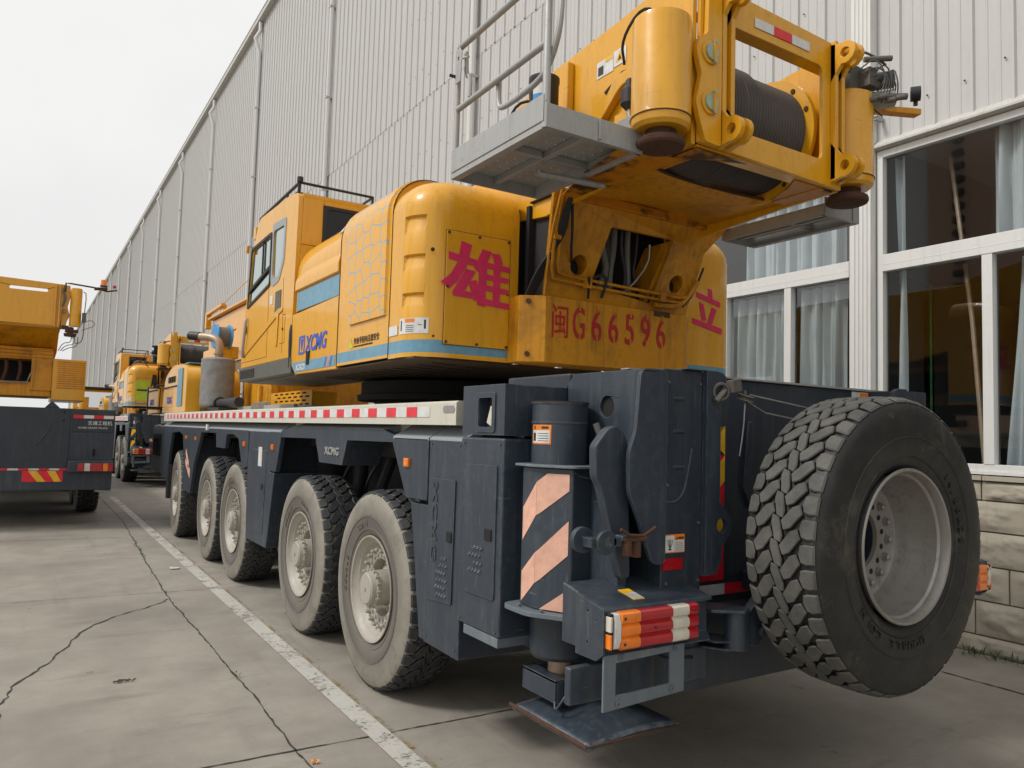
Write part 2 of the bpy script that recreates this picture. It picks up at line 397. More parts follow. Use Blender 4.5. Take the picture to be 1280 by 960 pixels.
def rounded_poly(pts, r, n=4):
    """round every corner of a 2d polygon (radius may be a list)"""
    out = []; k = len(pts)
    for i in range(k):
        rr_ = r[i] if isinstance(r, (list, tuple)) else r
        a = Vector(pts[i-1]); q = Vector(pts[i]); c = Vector(pts[(i+1) % k])
        d1 = (a-q); d2 = (c-q); t = min(rr_, d1.length*.48, d2.length*.48)
        if t < 1e-4: out.append(tuple(q)); continue
        p1 = q+d1.normalized()*t; p2 = q+d2.normalized()*t
        for j in range(n+1):
            u = j/n; out.append(tuple(p1*(1-u)**2+q*2*u*(1-u)+p2*u*u))
    return out

# ------------------------------------------------------------ the setting
g = MB(); g.add([(-400, -200, 0), (400, -200, 0), (400, 900, 0), (-400, 900, 0)], [(0, 1, 2, 3)])
tag(g.build('ground', 'concrete', fix=False), 'worn tan concrete yard', None, None, 'structure')
def strip(pts, w, z, jag=0, seed=1):
    rnd = random.Random(seed); P = []
    for a, b in zip(pts, pts[1:]):
        a = Vector(a); b = Vector(b); k = max(1, int((b-a).length/.05))
        P += [a.lerp(b, i/k) for i in range(k)]
    P.append(Vector(pts[-1])); vs_ = []; drift = 0
    for i, p in enumerate(P):
        d = (P[min(i+1, len(P)-1)]-P[max(0, i-1)]).normalized(); nn = Vector((-d.y, d.x))
        drift = drift*.80+rnd.uniform(-1, 1)*jag*.8
        c = p+nn*drift; ww = w*(rnd.uniform(.35, 1.5) if jag else 1)
        vs_ += [(c.x+nn.x*ww/2, c.y+nn.y*ww/2, z), (c.x-nn.x*ww/2, c.y-nn.y*ww/2, z)]
    return vs_, [(2*i, 2*i+1, 2*i+3, 2*i+2) for i in range(len(P)-1)]
mb = MB()
for pts, w, jag, sd_ in (([(1.39, -3), (1.385, 4.19), (1.40, 5.7), (1.36, 8.76), (1.42, 10.4), (1.62, 15.8), (1.6, 40)], .012, .008, 1),
        ([(1.33, 8.6), (1.298, 8.5), (.9, 8.1), (.592, 7.77), (.507, 7.57), (.256, 6.8), (.1, 6.3), (-.023, 5.81), (-.05, 5.3), (-.2, 4.6), (-.3, 3)], .014, .02, 2),
        ([(-6, 4.36), (.97, 4.332), (2.8, 4.298), (7.1, 4.25)], .012, .003, 3),
        ([(5.9, -1), (6.29, 2.8), (6.3, 8), (6.3, 60)], .02, .006, 4),
        ([(-6, 14.1), (1.6, 13.4), (7.1, 13.2)], .012, .006, 6), ([(-6, 9.45), (1.4, 8.95), (7, 8.9)], .006, .006, 7)):
    v_, f_ = strip(pts, w, .004, jag, sd_); mb.add(v_, f_)
    if sd_ == 1: NJ = len(mb.v)
tag(mb.build('pavement_joints', 'crack', fix=False), 'dark cracked joints between the concrete slabs', None, None, 'structure')
v_, f_ = strip([(1.875, 3.0), (1.875, 20.6)], .135, .008); tag(MB().add(v_, f_).build('painted_line', 'line_white', fix=False), 'long worn white line painted on the yard', None, None, 'structure')
v_, f_ = strip([(1.965, 3.2), (1.965, 20.0)], .03, .008); tag(MB().add(v_, f_).build('painted_edge_line', 'line_yellow', fix=False), 'faded thin yellow line along the white one', None, None, 'structure')
# weeds in the joint
def crack_x(y):
    best = min(((v_[0]+v_2[0])/2 for v_, v_2 in ((mb.v[i], mb.v[i+1]) for i in range(0, NJ, 2)) if abs(v_[1]-y) < .06), default=1.4, key=lambda q: abs(q-1.4))
    return best
wd = MB(); rnd = random.Random(5)
for cy, num, spread in ((12.4, 40, .4), (11.6, 34, .3), (9.0, 5, .15), (5.75, 14, .08), (10.5, 12, .4)):
    for _ in range(num):
        y = cy+rnd.gauss(0, spread); x = crack_x(y)+rnd.gauss(0, .012); a = rnd.uniform(0, 2*PI); h = rnd.uniform(.01, .035); w = rnd.uniform(.008, .018)
        wd.add([(x, y, .005), (x+w*math.cos(a), y+w*math.sin(a), h*.6), (x+2*w*math.cos(a+.3), y+2*w*math.sin(a+.3), h), (x+w*math.cos(a+.9), y+w*math.sin(a+.9), h*.5)], [(0, 1, 2, 3)])
for _ in range(90):
    y = rnd.uniform(2.4, 3.6); x = 7.02+rnd.gauss(0, .05); a = rnd.uniform(0, 2*PI); h = rnd.uniform(.02, .12); w = rnd.uniform(.01, .03)
    wd.add([(x, y, .005), (x+w*math.cos(a), y+w*math.sin(a), h*.6), (x+2*w*math.cos(a+.3), y+2*w*math.sin(a+.3), h), (x+w*math.cos(a+.9), y+w*math.sin(a+.9), h*.5)], [(0, 1, 2, 3)])
tag(wd.build('weeds', 'weed', fix=False), 'small weeds growing in the slab joints and at the wall foot', None, None, 'stuff')

# ------------------------------------------------------------ factory hall
WX = 7.2
hall = empty('factory_hall', (WX, 30, 0))
tag(hall, 'long tall hall clad in ribbed off-white metal sheet with stone base', 'building')
def siding(y0, y1, z0, z1, x, name):
    mb = MB(); P = .35; pr = [(0, 0), (.012, -.028), (.034, -.028), (.046, 0), (.125, 0), (.131, -.006), (.143, -.006), (.149, 0), (.235, 0), (.241, -.006), (.253, -.006), (.259, 0)]
    ys = []; y = y0
    while y < y1:
        ys += [(y+a, x+b) for a, b in pr]; y += P
    ys.append((y, x)); k = len(ys)
    mb.add([(xx, yy, z0) for yy, xx in ys]+[(xx, yy, z1) for yy, xx in ys], [(i, i+1, i+1+k, i+k) for i in range(k-1)])
    mb.v += []
    mb.add([(x+.02, y0, z0), (x+.02, y1, z0), (x+.02, y1, z1), (x+.02, y0, z1)], [(0, 1, 2, 3)])
    return mb.build(name, 'siding', hall, fix=False, angle=20)
siding(-8, 4.50, 4.86, 9.27, WX, 'wall_cladding')
siding(4.75, 175, 4.86, 9.27, WX, 'wall_cladding')
siding(-8, 175, 9.26, 18.0, WX-.004, 'wall_cladding')
siding(16.5, 175, 0.05, 4.86, WX, 'wall_cladding')
mb = MB(); mb.box(WX+.03, 40, -8, 175, 4.9, 17.9); mb.add([(WX, -8, 18.1), (WX, 175, 18.1), (30, 175, 20.5), (30, -8, 20.5)], [(0, 1, 2, 3)])
mb.build('roof', 'siding', hall)
mb = MB(); mb.box(WX-.22, WX+.02, -8, 175, 18.0, 18.22).box(WX-.24, WX-.2, -8, 175, 18.19, 18.25)
mb.build('gutter', 'gutter', hall, .01)
# lap seam screws
mb = MB(); y = 4.9
while y < 70:
    mb.box(WX-.038, WX-.028, y+.014, y+.032, 9.268, 9.284); y += .35
mb.build('seam_screws', 'gutter', hall)
mb = MB(); rnd = random.Random(3)
for k in range(44):
    for z in [q_+rnd.uniform(-.15, .15) for q_ in (5.15, 6.55, 7.9, 9.9, 11.3, 12.8)]:
        mb.cyl((WX-.012, 1.1+k*.35+.09, z), (WX-.022, 1.1+k*.35+.09, z), .009, n=6)
mb.build('cladding_screws', 'rust', hall)
# corner pilaster beside the windows
mb = MB(); mb.box(WX-.12, WX+.02, 4.515, 4.735, 0, 18.0)
for k in range(4): mb.box(WX-.128, WX-.118, 4.55+k*.045, 4.565+k*.045, 0, 18.0)
mb.build('pilaster', 'white_trim', hall, .006)
mb = MB(); mb.box(WX-.14, WX-.02, 4.44, 4.47, 5.06, 5.12).cyl((WX-.14, 4.48, 5.09), (WX-.14, 4.42, 5.09), .012).build('hinge_clip', 'galv', hall)
for i in range(14):
    y = 13.0+8.9*i
    mb = MB(); mb.tube([(WX-.12, y, 17.95), (WX-.12, y, 17.6), (WX-.30, y, 17.25), (WX-.11, y, 16.7), (WX-.11, y, .2)], .075, 10)
    dn = mb.build('downpipe', 'white_trim', hall)
    mb = MB()
    for z in (3, 6, 8.8, 11.6, 14.4): mb.box(WX-.195, WX-.01, y-.085, y+.085, z, z+.05)
    mb.build('pipe_bracket', 'gutter', dn)
# flashing above windows
mb = MB(); mb.prism([(WX-.10, 4.80), (WX+.02, 4.90), (WX+.02, 4.76), (WX-.10, 4.78)], 'y', -8, 4.5)
mb.prism([(WX-.10, 4.80), (WX+.02, 4.90), (WX+.02, 4.76), (WX-.10, 4.78)], 'y', 4.75, 16.5)
mb.build('flashing', 'gutter', hall)
# stone plinth
mb = MB(); mb.box(WX-.01, WX+.2, -8, 16.5, 0, 1.5); rnd = random.Random(11)
H = [0, .16, .46, .76, 1.06, 1.33, 1.50]
for r_ in range(6):
    z0, z1 = H[r_]+.006, H[r_+1]-.008
    y = -2.0-(.22 if r_ % 2 else 0)
    while y < 13:
        L_ = rnd.choice((.62, .48, .78, .30)) if r_ % 2 else rnd.choice((.85, .7, .95)); y1 = y+L_-.014
        if 1.8 < y1 and y < 6:
            nx, nzz = 40, 18; vs_ = []; sx_ = rnd.uniform(0, 99)
            for a in range(nx+1):
                for c in range(nzz+1):
                    yy = y+(y1-y)*a/nx; zz = z0+(z1-z0)*c/nzz
                    e = min(1, 6*min(a/nx, 1-a/nx)+.0)*min(1, 5*min(c/nzz, 1-c/nzz))
                    dd = abs(mnoise.fractal(Vector((yy*3.2+zz*1.5+sx_, zz*5-yy*1.2, sx_)), .9, 2.1, 5))*.032
                    vs_.append((WX-.05-e*(.012+dd), yy, zz))
            f_ = [(a*(nzz+1)+c, (a+1)*(nzz+1)+c, (a+1)*(nzz+1)+c+1, a*(nzz+1)+c+1) for a in range(nx) for c in range(nzz)]
            mb.add(vs_, f_)
            e_ = [(WX-.05, y, z0), (WX-.05, y1, z0), (WX-.05, y1, z1), (WX-.05, y, z1), (WX, y, z0), (WX, y1, z0), (WX, y1, z1), (WX, y, z1)]
            mb.add(e_, [(0, 1, 5, 4), (1, 2, 6, 5), (2, 3, 7, 6), (3, 0, 4, 7)])
        else: mb.box(WX-.06, WX, y, y1, z0, z1)
        y += L_
y = -2
while y < 13:
    mb.box(WX-.08, WX+.05, y, y+.54, 1.505, 1.545); y += .55
mb.build('stone_base', 'stone', hall, fix=False, angle=50)
# windows
def window(y0, y1, mull, tz=3.52):
    w = MB(); X0, X1 = WX-.03, WX+.05; z0, z1 = 1.585, 4.76
    w.box(X0, X1, y0, y1, z0, z0+.06).box(X0, X1, y0, y1, z1-.07, z1).box(X0, X1, y0, y0+.06, z0+.06, z1-.07).box(X0, X1, y1-.06, y1, z0+.06, z1-.07)
    w.box(X0-.01, X1, y0+.06, y1-.06, tz, tz+.17)
    for k, mm in enumerate(mull): w.box(X0-.005, X1, mm-.045, mm+.045, z0+.06, tz)
    w.box(X0-.012, X0-.002, y0+.06, y1-.06, tz+.065, tz+.072)
    w.box(WX-.05, X1, y0, y1, z0-.03, z0)
    fr = w.build('window', 'white_trim', hall, .006)
    MB().add([(WX+.022, y0+.05, z0+.05), (WX+.022, y0+.05, z1-.05), (WX+.022, y1-.05, z1-.05), (WX+.022, y1-.05, z0+.05)], [(0, 1, 2, 3)]).build('pane', 'window_glass', fr, fix=False)
window(.6, 4.50, [3.455, 2.2, 1.3]); window(4.75, 8.6, [5.575, 6.5, 7.6]); window(8.8, 12.6, [10, 11.3]); window(13.1, 16.4, [14.2, 15.2])
# rooms behind
mb = MB(); mb.box(WX+.2, 10.4, -8, 16.5, -.02, .02).box(10.4, 10.5, -8, 16.5, 0, 4.9).box(WX+.2, 10.4, -8, 16.5, 3.55, 3.62).box(WX+.2, 10.4, -8.1, -8, 0, 4.9).box(WX+.2, 10.4, 16.5, 16.6, 0, 4.9).box(WX+.06, 10.4, 4.55, 4.7, 0, 4.9)
mb.build('interior', 'room', hall)
MB().box(8.1, 8.3, 4.55, 4.9, 0, 3.5).build('inner_pillar', 'curtain', hall)
MB().tube([(8.0, 4.42, .1), (8.0, 4.42, 3.5)], .012, 6).build('green_pipe', 'green_pipe', hall)
MB().tube([(8.0, 4.62, .1), (8.0, 4.62, 3.5)], .012, 6).build('green_pipe', 'green_pipe', hall)
def curtain(y0, y1, z0, z1, label, seed, lean=0, x=WX+.16):
    rnd = random.Random(seed); n_ = int((y1-y0)/.012); ph = [rnd.uniform(0, 6.3) for _ in range(4)]; vs_ = []
    K = 8
    for i in range(n_+1):
        for k in range(K+1):
            t = i/n_; zz = z0+(z1-z0)*k/K; yy = y0+(y1-y0)*t+lean*(1-k/K)*(t)
            u = (y1-y0)*t
            a = .042*math.sin(u*40+ph[0]+1.1*math.sin(zz*1.3+ph[3])+.8*math.sin(u*9+ph[1]))+.026*math.sin(u*71+ph[1]+zz*.9)+.012*math.sin(u*123+ph[2])
            vs_.append((x+a, yy, zz))
    f_ = [(i*(K+1)+k, (i+1)*(K+1)+k, (i+1)*(K+1)+k+1, i*(K+1)+k+1) for i in range(n_) for k in range(K)]
    o = MB().add(vs_, f_).build('curtain', 'curtain', fix=False, angle=80)
    tag(o, label, 'curtain', 'pale curtains hanging behind the hall windows')
curtain(2.4, 3.47, 3.66, 4.72, 'pale grey-blue curtain in the upper pane at the right end of the hall windows', 1)
curtain(2.4, 3.27, 1.6, 3.5, 'pale grey-blue curtain beside the dark gap in the lower right window', 2, .12)
curtain(4.98, 5.50, 1.6, 3.5, 'pale grey-blue curtain filling the left half of the pane left of the column', 3)
curtain(5.66, 7.4, 1.6, 3.5, 'wide pale grey-blue curtain behind the yellow counterweight cowl', 4)
curtain(5.0, 6.3, 3.66, 4.6, 'pale grey-blue curtain in the upper pane under the folding platform', 5)
curtain(4.30, 4.40, 1.6, 4.7, 'narrow strip of pale curtain at the right of the column', 6)
o = MB().tube([(WX+.45, 4.02, 4.7), (WX+.32, 3.76, 3.0), (WX+.22, 3.50, .1)], .022, 8).build('bamboo_pole', 'beige_pipe'); tag(o, 'long bamboo pole leaning inside behind the big window', 'pole')

# buildings across the yard, seen only as reflections in the glass
tw = empty('apartment_tower', (-165, 92, 0)); tag(tw, 'tall brown and grey tower across the yard mirrored in the window glass', 'building')
mb = MB(); mb.box(-175, -160, 83, 97, 0, 110); mb.build('wall', 'brownwall', tw)
mb = MB(); mb.box(-176, -161, 97.05, 108, 0, 90); mb.build('side_wing', 'siding', tw)
mb = MB(); mb.box(-176, -161, 108.05, 116, 0, 70); mb.build('side_wing', 'siding', tw)
for f in range(26):
    MB().box(-160, -158.8, 88.6, 90.8, 6+3.05*f, 7.4+3.05*f).build('air_conditioner', 'hose', tw)

# small litter
o = MB().add([(1.62, 10.3, .012), (1.72, 10.28, .014), (1.74, 10.38, .012), (1.63, 10.41, .02)], [(0, 1, 2, 3)]).build('paper_scrap', 'refl_white', fix=False); tag(o, 'small white scrap of paper lying left of the painted line', 'litter')
o = MB().add([(1.40, 4.10, .006), (1.425, 4.11, .03), (1.43, 4.13, .012), (1.405, 4.135, .02)], [(0, 1, 2, 3)]).add([(1.425, 4.095, .006), (1.445, 4.10, .022), (1.43, 4.12, .018)], [(0, 1, 2)]).build('red_scrap', 'orange_sticker', bevel=.004); tag(o, 'small crumpled orange-red scrap near the slab joint', 'litter')
lf = MB(); rnd = random.Random(9)
for i in range(9):
    a = rnd.uniform(0, 3); x, y = .62+.014*i, 6.0+rnd.uniform(-.015, .015)
    lf.add([(x, y, .006), (x+.03*math.cos(a), y+.012, .02), (x+.05*math.cos(a), y+.03*math.sin(a), .012), (x+.01, y-.012, .008)], [(0, 1, 2, 3)])
tag(lf.build('dead_leaf', 'rust', fix=False), 'dry brown leaf curled on the bare concrete', 'leaf')

# ------------------------------------------------------------ wheels
def tyre_mesh(side, tread):
    """axis along x, outer face towards -x"""
    mb = MB()
    prof = [(-.150, .345), (-.172, .366), (-.180, .385), (-.196, .44), (-.204, .50), (-.202, .56), (-.196, .612), (-.186, .645), (-.172, .664), (-.158, .668), (-.08, .668), (0, .669)]
    prof = prof+[(-h, r) for h, r in reversed(prof[:-1])]
    mb.lathe(prof, (0, 0, 0), (1, 0, 0), 96, 0)
    # thin moulded rings on the sidewall
    for r_, h in ((.41, .189), (.50, .2045), (.60, .1935)):
        for s in (-1, 1): mb.lathe([(s*(h-.001), r_-.004), (s*(h+.003), r_), (s*(h-.001), r_+.004)], (0, 0, 0), (1, 0, 0), 96, 0)
    RR = .690
    def surf(a, u, dr):
        r_ = RR-.30*u*u*abs(u)*6+dr
        if abs(u) > .15: r_ = RR-.006-(abs(u)-.15)*.55+dr
        th = a/RR
        return (u, r_*math.cos(th), r_*math.sin(th))
    def block(poly, ca, cu, m, ins=.006):
        top = inset_poly(poly, ins)
        k = len(poly)
        vs_ = [surf(ca+a, cu+u, -.04) for a, u in poly]+[surf(ca+a, cu+u, -.006) for a, u in poly]+[surf(ca+a, cu+u, 0) for a, u in top]
        mb.add(vs_, [(i, (i+1) % k, (i+1) % k+k, i+k) for i in range(k)], 2); mb.add(vs_, [tuple(range(2*k, 3*k))]+[(i+k, (i+1) % k+k, (i+1) % k+2*k, i+2*k) for i in range(k)], m)
    def leaf(l, w, tilt):
        p = [(l*.5, w*.12), (l*.47, w*.24), (l*.26, w*.5), (-l*.34, w*.5), (-l*.5, -w*.12), (-l*.47, -w*.24), (-l*.26, -w*.5), (l*.34, -w*.5)]
        c, s = math.cos(R(tilt)), math.sin(R(tilt))
        return [(a*c-u*s, a*s+u*c) for a, u in p]
    N = 41; pitch = 2*PI*RR/N
    for i in range(N):
        a = i*pitch
        block(leaf(.130, .044, 17), a, 0, 1, .0035)
        block(leaf(.132, .060, -38), a+pitch*.50, .069, 1, .0035); block(leaf(.132, .060, -38), a+pitch*.50, -.069, 1, .0035)
        for s, off in ((1, .92), (-1, .08)):
            p = [(-.036, -.026), (.000, -.034), (.036, -.022), (.044, .004), (.041, .034), (-.041, .034), (-.044, -.006)]
            if s < 0: p = [(-a_, -u_) for a_, u_ in p]
            block(p, a+pitch*off, s*.145, 1, .006)
    return mb
def sidewall_letters(words, r, size, h, sgn=-1):
    mb = MB()
    for word, a0 in words:
        for i, ch in enumerate(word):
            th = R(a0)-i*size*.95/r
            # outward normal -x: reading direction clockwise as seen from outside
            rad = Vector((0, -math.cos(th), math.sin(th))); tan = Vector((0, -math.sin(th), -math.cos(th)))
            o = rad*(r-size*.35)+Vector((-h, 0, 0))-tan*size*.3
            mb.text(ch, o, tan, rad, size, 0, .0035, .012, 1.1)
    return mb
def nuts(mb, n, r, h, s=.016, L=.035, m=1, phase=0):
    for i in range(n):
        th = 2*PI*(i+phase)/n; y, z = r*math.cos(th), r*math.sin(th)
        mb.cyl((-h, y, z), (-h-L*.35, y, z), s*1.15, n=12, m=m); mb.cyl((-h-L*.35, y, z), (-h-L*.8, y, z), s, n=6, m=m); mb.cyl((-h-L*.8, y, z), (-h-L, y, z), s*.8, s*.5, n=8, m=m)
def part_of(o, e): o.parent = e; return o
def make_road_wheel(parent, loc):
    e = empty('wheel', loc, parent)
    part_of(tyre_mesh('d', 'd').build('tyre', ['tyre_dusty', 'tread_dark', 'groove'], angle=30), e)
    part_of(sidewall_letters([('DOUBLE', 190), ('COIN', 120)], .455, .05, .199).build('tyre_lettering', 'tyre_dusty'), e)
    mb = MB()
    mb.lathe([(.150, .345), (.186, .368), (.192, .366), (.189, .354), (.172, .347), (.160, .333), (.150, .325), (.148, .318), (.140, .312), (.118, .300), (.108, .285), (.106, .205), (.100, .198), (.070, .194), (.03, .19), (.02, .14), (-.15, .14), (-.16, .34), (-.18, .36)], (0, 0, 0), (-1, 0, 0), 64, 0)
    nuts(mb, 22, .262, .106, .0165, .040, 0)
    for i in range(22):
        th = 2*PI*(i+.5)/22; mb.cyl((-.106, .226*math.cos(th), .226*math.sin(th)), (-.118, .226*math.cos(th), .226*math.sin(th)), .011, n=8)
    part_of(mb.build('rim', 'rimpaint', bevel=0, angle=28), e)
    mb = MB()
    mb.lathe([(.02, .0), (.02, .150), (.055, .148), (.06, .125), (.165, .122), (.167, .132), (.180, .132), (.182, .116), (.215, .110), (.218, .104), (.224, .100), (.226, 0)], (0, 0, 0), (-1, 0, 0), 40, 0)
    for i in range(16):
        th = 2*PI*i/16; mb.cyl((-.165, .132*math.cos(th), .132*math.sin(th)), (-.19, .132*math.cos(th), .132*math.sin(th)), .009, n=6)
    mb.cyl((-.226, 0, 0), (-.232, 0, 0), .016, n=6)
    part_of(mb.build('hub', 'rimpaint', angle=28), e)
    return e
def make_spare(parent, loc):
    e = empty('spare_wheel', loc, parent)
    part_of(tyre_mesh('d', 'd').build('tyre', ['tyre_black', 'tread_worn', 'groove'], angle=30), e)
    part_of(sidewall_letters([('DOUBLE', -52), ('COIN', -98), ('14.00R25', 70)], .445, .052, .198).build('tyre_lettering', 'tyre_black'), e)
    mb = MB()
    mb.lathe([(.150, .335), (.178, .352), (.190, .357), (.197, .352), (.194, .343), (.172, .334), (.155, .332), (.145, .322), (.04, .312), (.02, .302), (-.02, .296), (-.045, .285), (-.055, .262), (-.057, .165), (-.055, .145), (-.075, .142), (-.08, .30), (-.18, .345)], (0, 0, 0), (-1, 0, 0), 64, 0)
    nuts(mb, 16, .226, -.057, .019, .034, 0)
    for i in range(16):
        th = 2*PI*(i+.5)/16; mb.cyl((.0555, .188*math.cos(th), .188*math.sin(th)), (.0585, .188*math.cos(th), .188*math.sin(th)), .014, n=12, m=1)
    part_of(mb.build('rim', ['rimsteel', 'inside_dark'], angle=28), e)
    e.rotation_euler = (R(25), 0, R(90)); e.rotation_mode = 'XYZ'
    return e
def copy_tree(o, parent=None, skip=()):
    c = o.copy(); COL.objects.link(c); c.parent = parent
    for k in ('label', 'category', 'group'):
        if k in c and parent is None: del c[k]
    for ch in list(o.children):
        if ch.name.split('.')[0] in skip or ch in skip: continue
        copy_tree(ch, c, skip)
    return c

# ------------------------------------------------------------ the big crane
CR = empty('mobile_crane', (3.6, 9.5, 0))
tag(CR, 'big yellow crane on dark grey five-axle carrier with spare tyre on its tail', 'mobile crane', 'mobile cranes parked in the yard')
AX = [5.13, 6.78, 9.37, 10.9, 13.34]
w0 = make_road_wheel(CR, (2.305, AX[0], .683))
for i, y in enumerate(AX[1:]):
    w = copy_tree(w0, CR); w.location = Vector((2.305, y, .683))-WL[CR]; w.rotation_euler = (R(37*(i+1)), 0, R((0, 0, -1, -3)[i]))
for i, y in enumerate(AX):
    w = copy_tree(w0, CR); w.location = Vector((4.895, y, .683))-WL[CR]; w.rotation_euler = (R(20*i), 0, PI)
def P(name): return name
# frame and running gear
mb = MB(); mb.box(2.95, 4.25, 3.9, 16.4, .75, 1.78).box(2.75, 4.45, 3.9, 16.4, 1.55, 1.80).box(2.5, 4.7, 3.35, 3.95, .60, 1.9)
for y in AX:
    mb.cyl((2.5, y, .68), (4.7, y, .68), .13, n=16).box(3.1, 4.1, y-.2, y+.2, .5, .95)
    mb.cyl((2.75, y+.28, .7), (2.78, y+.28, 1.6), .07, n=12).cyl((2.62, y-.18, .8), (2.9, y-.3, 1.7), .05, n=10)
    mb.box(2.42, 2.5, y-.75, y+.75, 1.62, 1.70)
mb.build('chassis_frame', 'black_parts', CR, .01)
mb = MB(); rnd = random.Random(2)
for y in (4.9, 5.6, 6.4, 7.0):
    mb.tube([(2.7, y, 1.55), (2.6, y+.1, 1.3), (2.66, y+.25, 1.1), (2.8, y+.3, 1.2)], .016, 6, smooth=2)
mb.lathe([(0, 0), (0, .13), (.3, .13), (.3, 0)], (2.62, 4.95, 1.42), (0, 1, 0), 18)
mb.build('brake_hose', 'hose', CR)
# deck and rail
mb = MB(); mb.box(2.125, 5.07, 3.835, 16.2, 1.93, 1.965); mb.box(2.24, 4.96, 3.835, 16.2, 1.79, 1.93)
mb.build('deck', 'alu', CR)
mb = MB(); mb.prism([(2.06, 1.835), (2.06, 1.965), (2.075, 1.975), (2.12, 1.975), (2.12, 1.84), (2.085, 1.838), (2.085, 1.835)], 'y', 3.835, 14.6)
mb.box(2.11, 2.24, 3.84, 14.6, 1.838, 1.848)
rail = mb.build('side_rail', 'alu', CR, .003)
mb = MB(); y = 4.165; k = 0
mb.box(2.0565, 2.0595, 4.165, 14.3, 1.882, 1.946)
y = 4.338
while y < 14.2:
    mb.box(2.0545, 2.0567, y, y+.155, 1.883, 1.945, 1); y += .3235
mb.build('reflective_tape', ['refl_white', 'refl_red'], rail)
mb = MB(); mb.plate(rrect(3.845, 3.745+.0, 0, 0, .0) if False else [(3.862, 1.905), (3.982, 1.905), (3.995, 1.918), (3.995, 1.935), (3.982, 1.948), (3.862, 1.948), (3.85, 1.935), (3.85, 1.918)], [], 'x', 2.057, 2.06)
mb.build('maker_plate', 'steel', rail, .001)
# side panels: shoulder bevels + fenders
def panel(poly, x=2.10, th=.05, name='fender', mat='dark', bev=.008, holes=()):
    return MB().plate(poly, list(holes), 'x', x, x+th).build(name, mat, CR, bev)
def shoulder(y0, y1, par, z0=1.757):
    MB().prism([(2.10, z0), (2.235, 1.835), (2.26, 1.835), (2.26, 1.80), (2.135, z0-.02), (2.10, z0-.02)], 'y', y0, y1).build('shoulder_panel', 'shoulder', par, .004)
fA = panel([(4.255, 1.752), (4.775, 1.752), (4.80, 1.715), (4.555, 1.366), (4.255, 1.372)], name='rear_fender'); shoulder(4.255, 4.79, fA)
MB().prism([(4.235, .53), (4.345, .53), (4.53, 1.34), (4.235, 1.345)], 'x', 2.125, 2.6).build('fender_liner', 'dark', CR, .006)
fb = panel([(4.79, 1.715), (5.67, 1.708), (5.765, 1.512), (6.312, 1.512), (6.43, 1.705), (7.47, 1.695), (7.47, 1.752), (7.13, 1.80), (4.98, 1.80), (4.79, 1.765)], .0+2.105, .05, 'arch_panel')
MB().prism([(2.105, 1.80), (2.25, 1.84), (2.27, 1.80), (2.15, 1.76)], 'y', 4.98, 7.13).build('shoulder_panel', 'shoulder', fb, .003)
mb = MB().text('XCMG', (2.103, 6.16, 1.585), LX, LY, .085, 0, .008, .02, 1.35); mb.build('raised_lettering', 'galv', fb)
MB().prism([(5.68, 1.70), (5.775, 1.51), (6.30, 1.51), (6.42, 1.70)], 'x', 2.16, 2.42).build('arch_backing', 'dark', CR, .005)
fB = panel([(7.46, 1.752), (7.46, 1.70), (7.60, 1.352), (7.83, 1.352), (7.83, 1.752)], name='front_fender'); shoulder(7.46, 7.83, fB)
sc_ = MB().prism([(7.65, 1.34), (7.84, .58), (8.66, .58), (8.73, 1.345), (8.70, 1.752), (7.835, 1.752), (7.835, 1.34)], 'x', 2.105, 2.6).build('storage_cabinet', 'dark', CR, .008); shoulder(7.835, 8.71, sc_)
mb = MB(); mb.plate([(7.98, .70), (8.52, .70), (8.55, 1.55), (7.95, 1.55)], [], 'x', 2.098, 2.106); mb.build('cabinet_door', 'dark', sc_, .004)
MB().box(2.094, 2.099, 8.1, 8.24, 1.38, 1.58).build('paper_label', 'refl_white', sc_)
MB().box(2.090, 2.099, 8.02, 8.10, 1.15, 1.20).build('latch', 'inside_dark', sc_)
panel([(8.735, 1.752), (8.735, 1.345), (8.98, 1.345), (9.19, 1.64), (9.45, 1.69), (9.82, 1.685), (9.87, 1.51), (10.38, 1.51), (10.43, 1.69), (11.40, 1.685), (11.62, 1.45), (11.87, 1.20), (12.04, .79), (12.62, .79), (12.66, 1.2), (12.85, 1.62), (13.2, 1.672), (13.9, 1.64), (14.1, 1.30), (14.18, .86), (14.9, .86), (14.9, 1.752)], name='front_arch_panel')
x_ = [o for o in CR.children if o.name.startswith('front_arch_panel')][0]; shoulder(8.72, 14.9, x_)
MB().prism([(12.06, .79), (12.6, .79), (12.6, 1.6), (11.8, 1.6)], 'x', 2.155, 2.6).build('step_box', 'dark', CR, .006)
for y in (4.54, 7.70, 8.86, 11.75, 12.5):
    m_ = MB().box(2.083, 2.101, y-.035, y+.035, 1.565, 1.62); m_.box(2.079, 2.084, y-.028, y+.028, 1.572, 1.613); m_.build('side_marker', 'amber', CR, .004)
mb = MB(); mb.box(2.08, 2.10, 10.9, 11.0, 1.72, 1.80).build('warning_label', 'refl_white', CR)
mb = MB()
for k in range(2): mb.prism([(12.1+.12*k, 1.0+.1*k), (12.5, 1.2+.15*k), (12.5, 1.27+.15*k), (12.1+.12*k, 1.12+.1*k)], 'x', 2.096, 2.1)
mb.build('warning_stripes', 'refl_pink', CR)
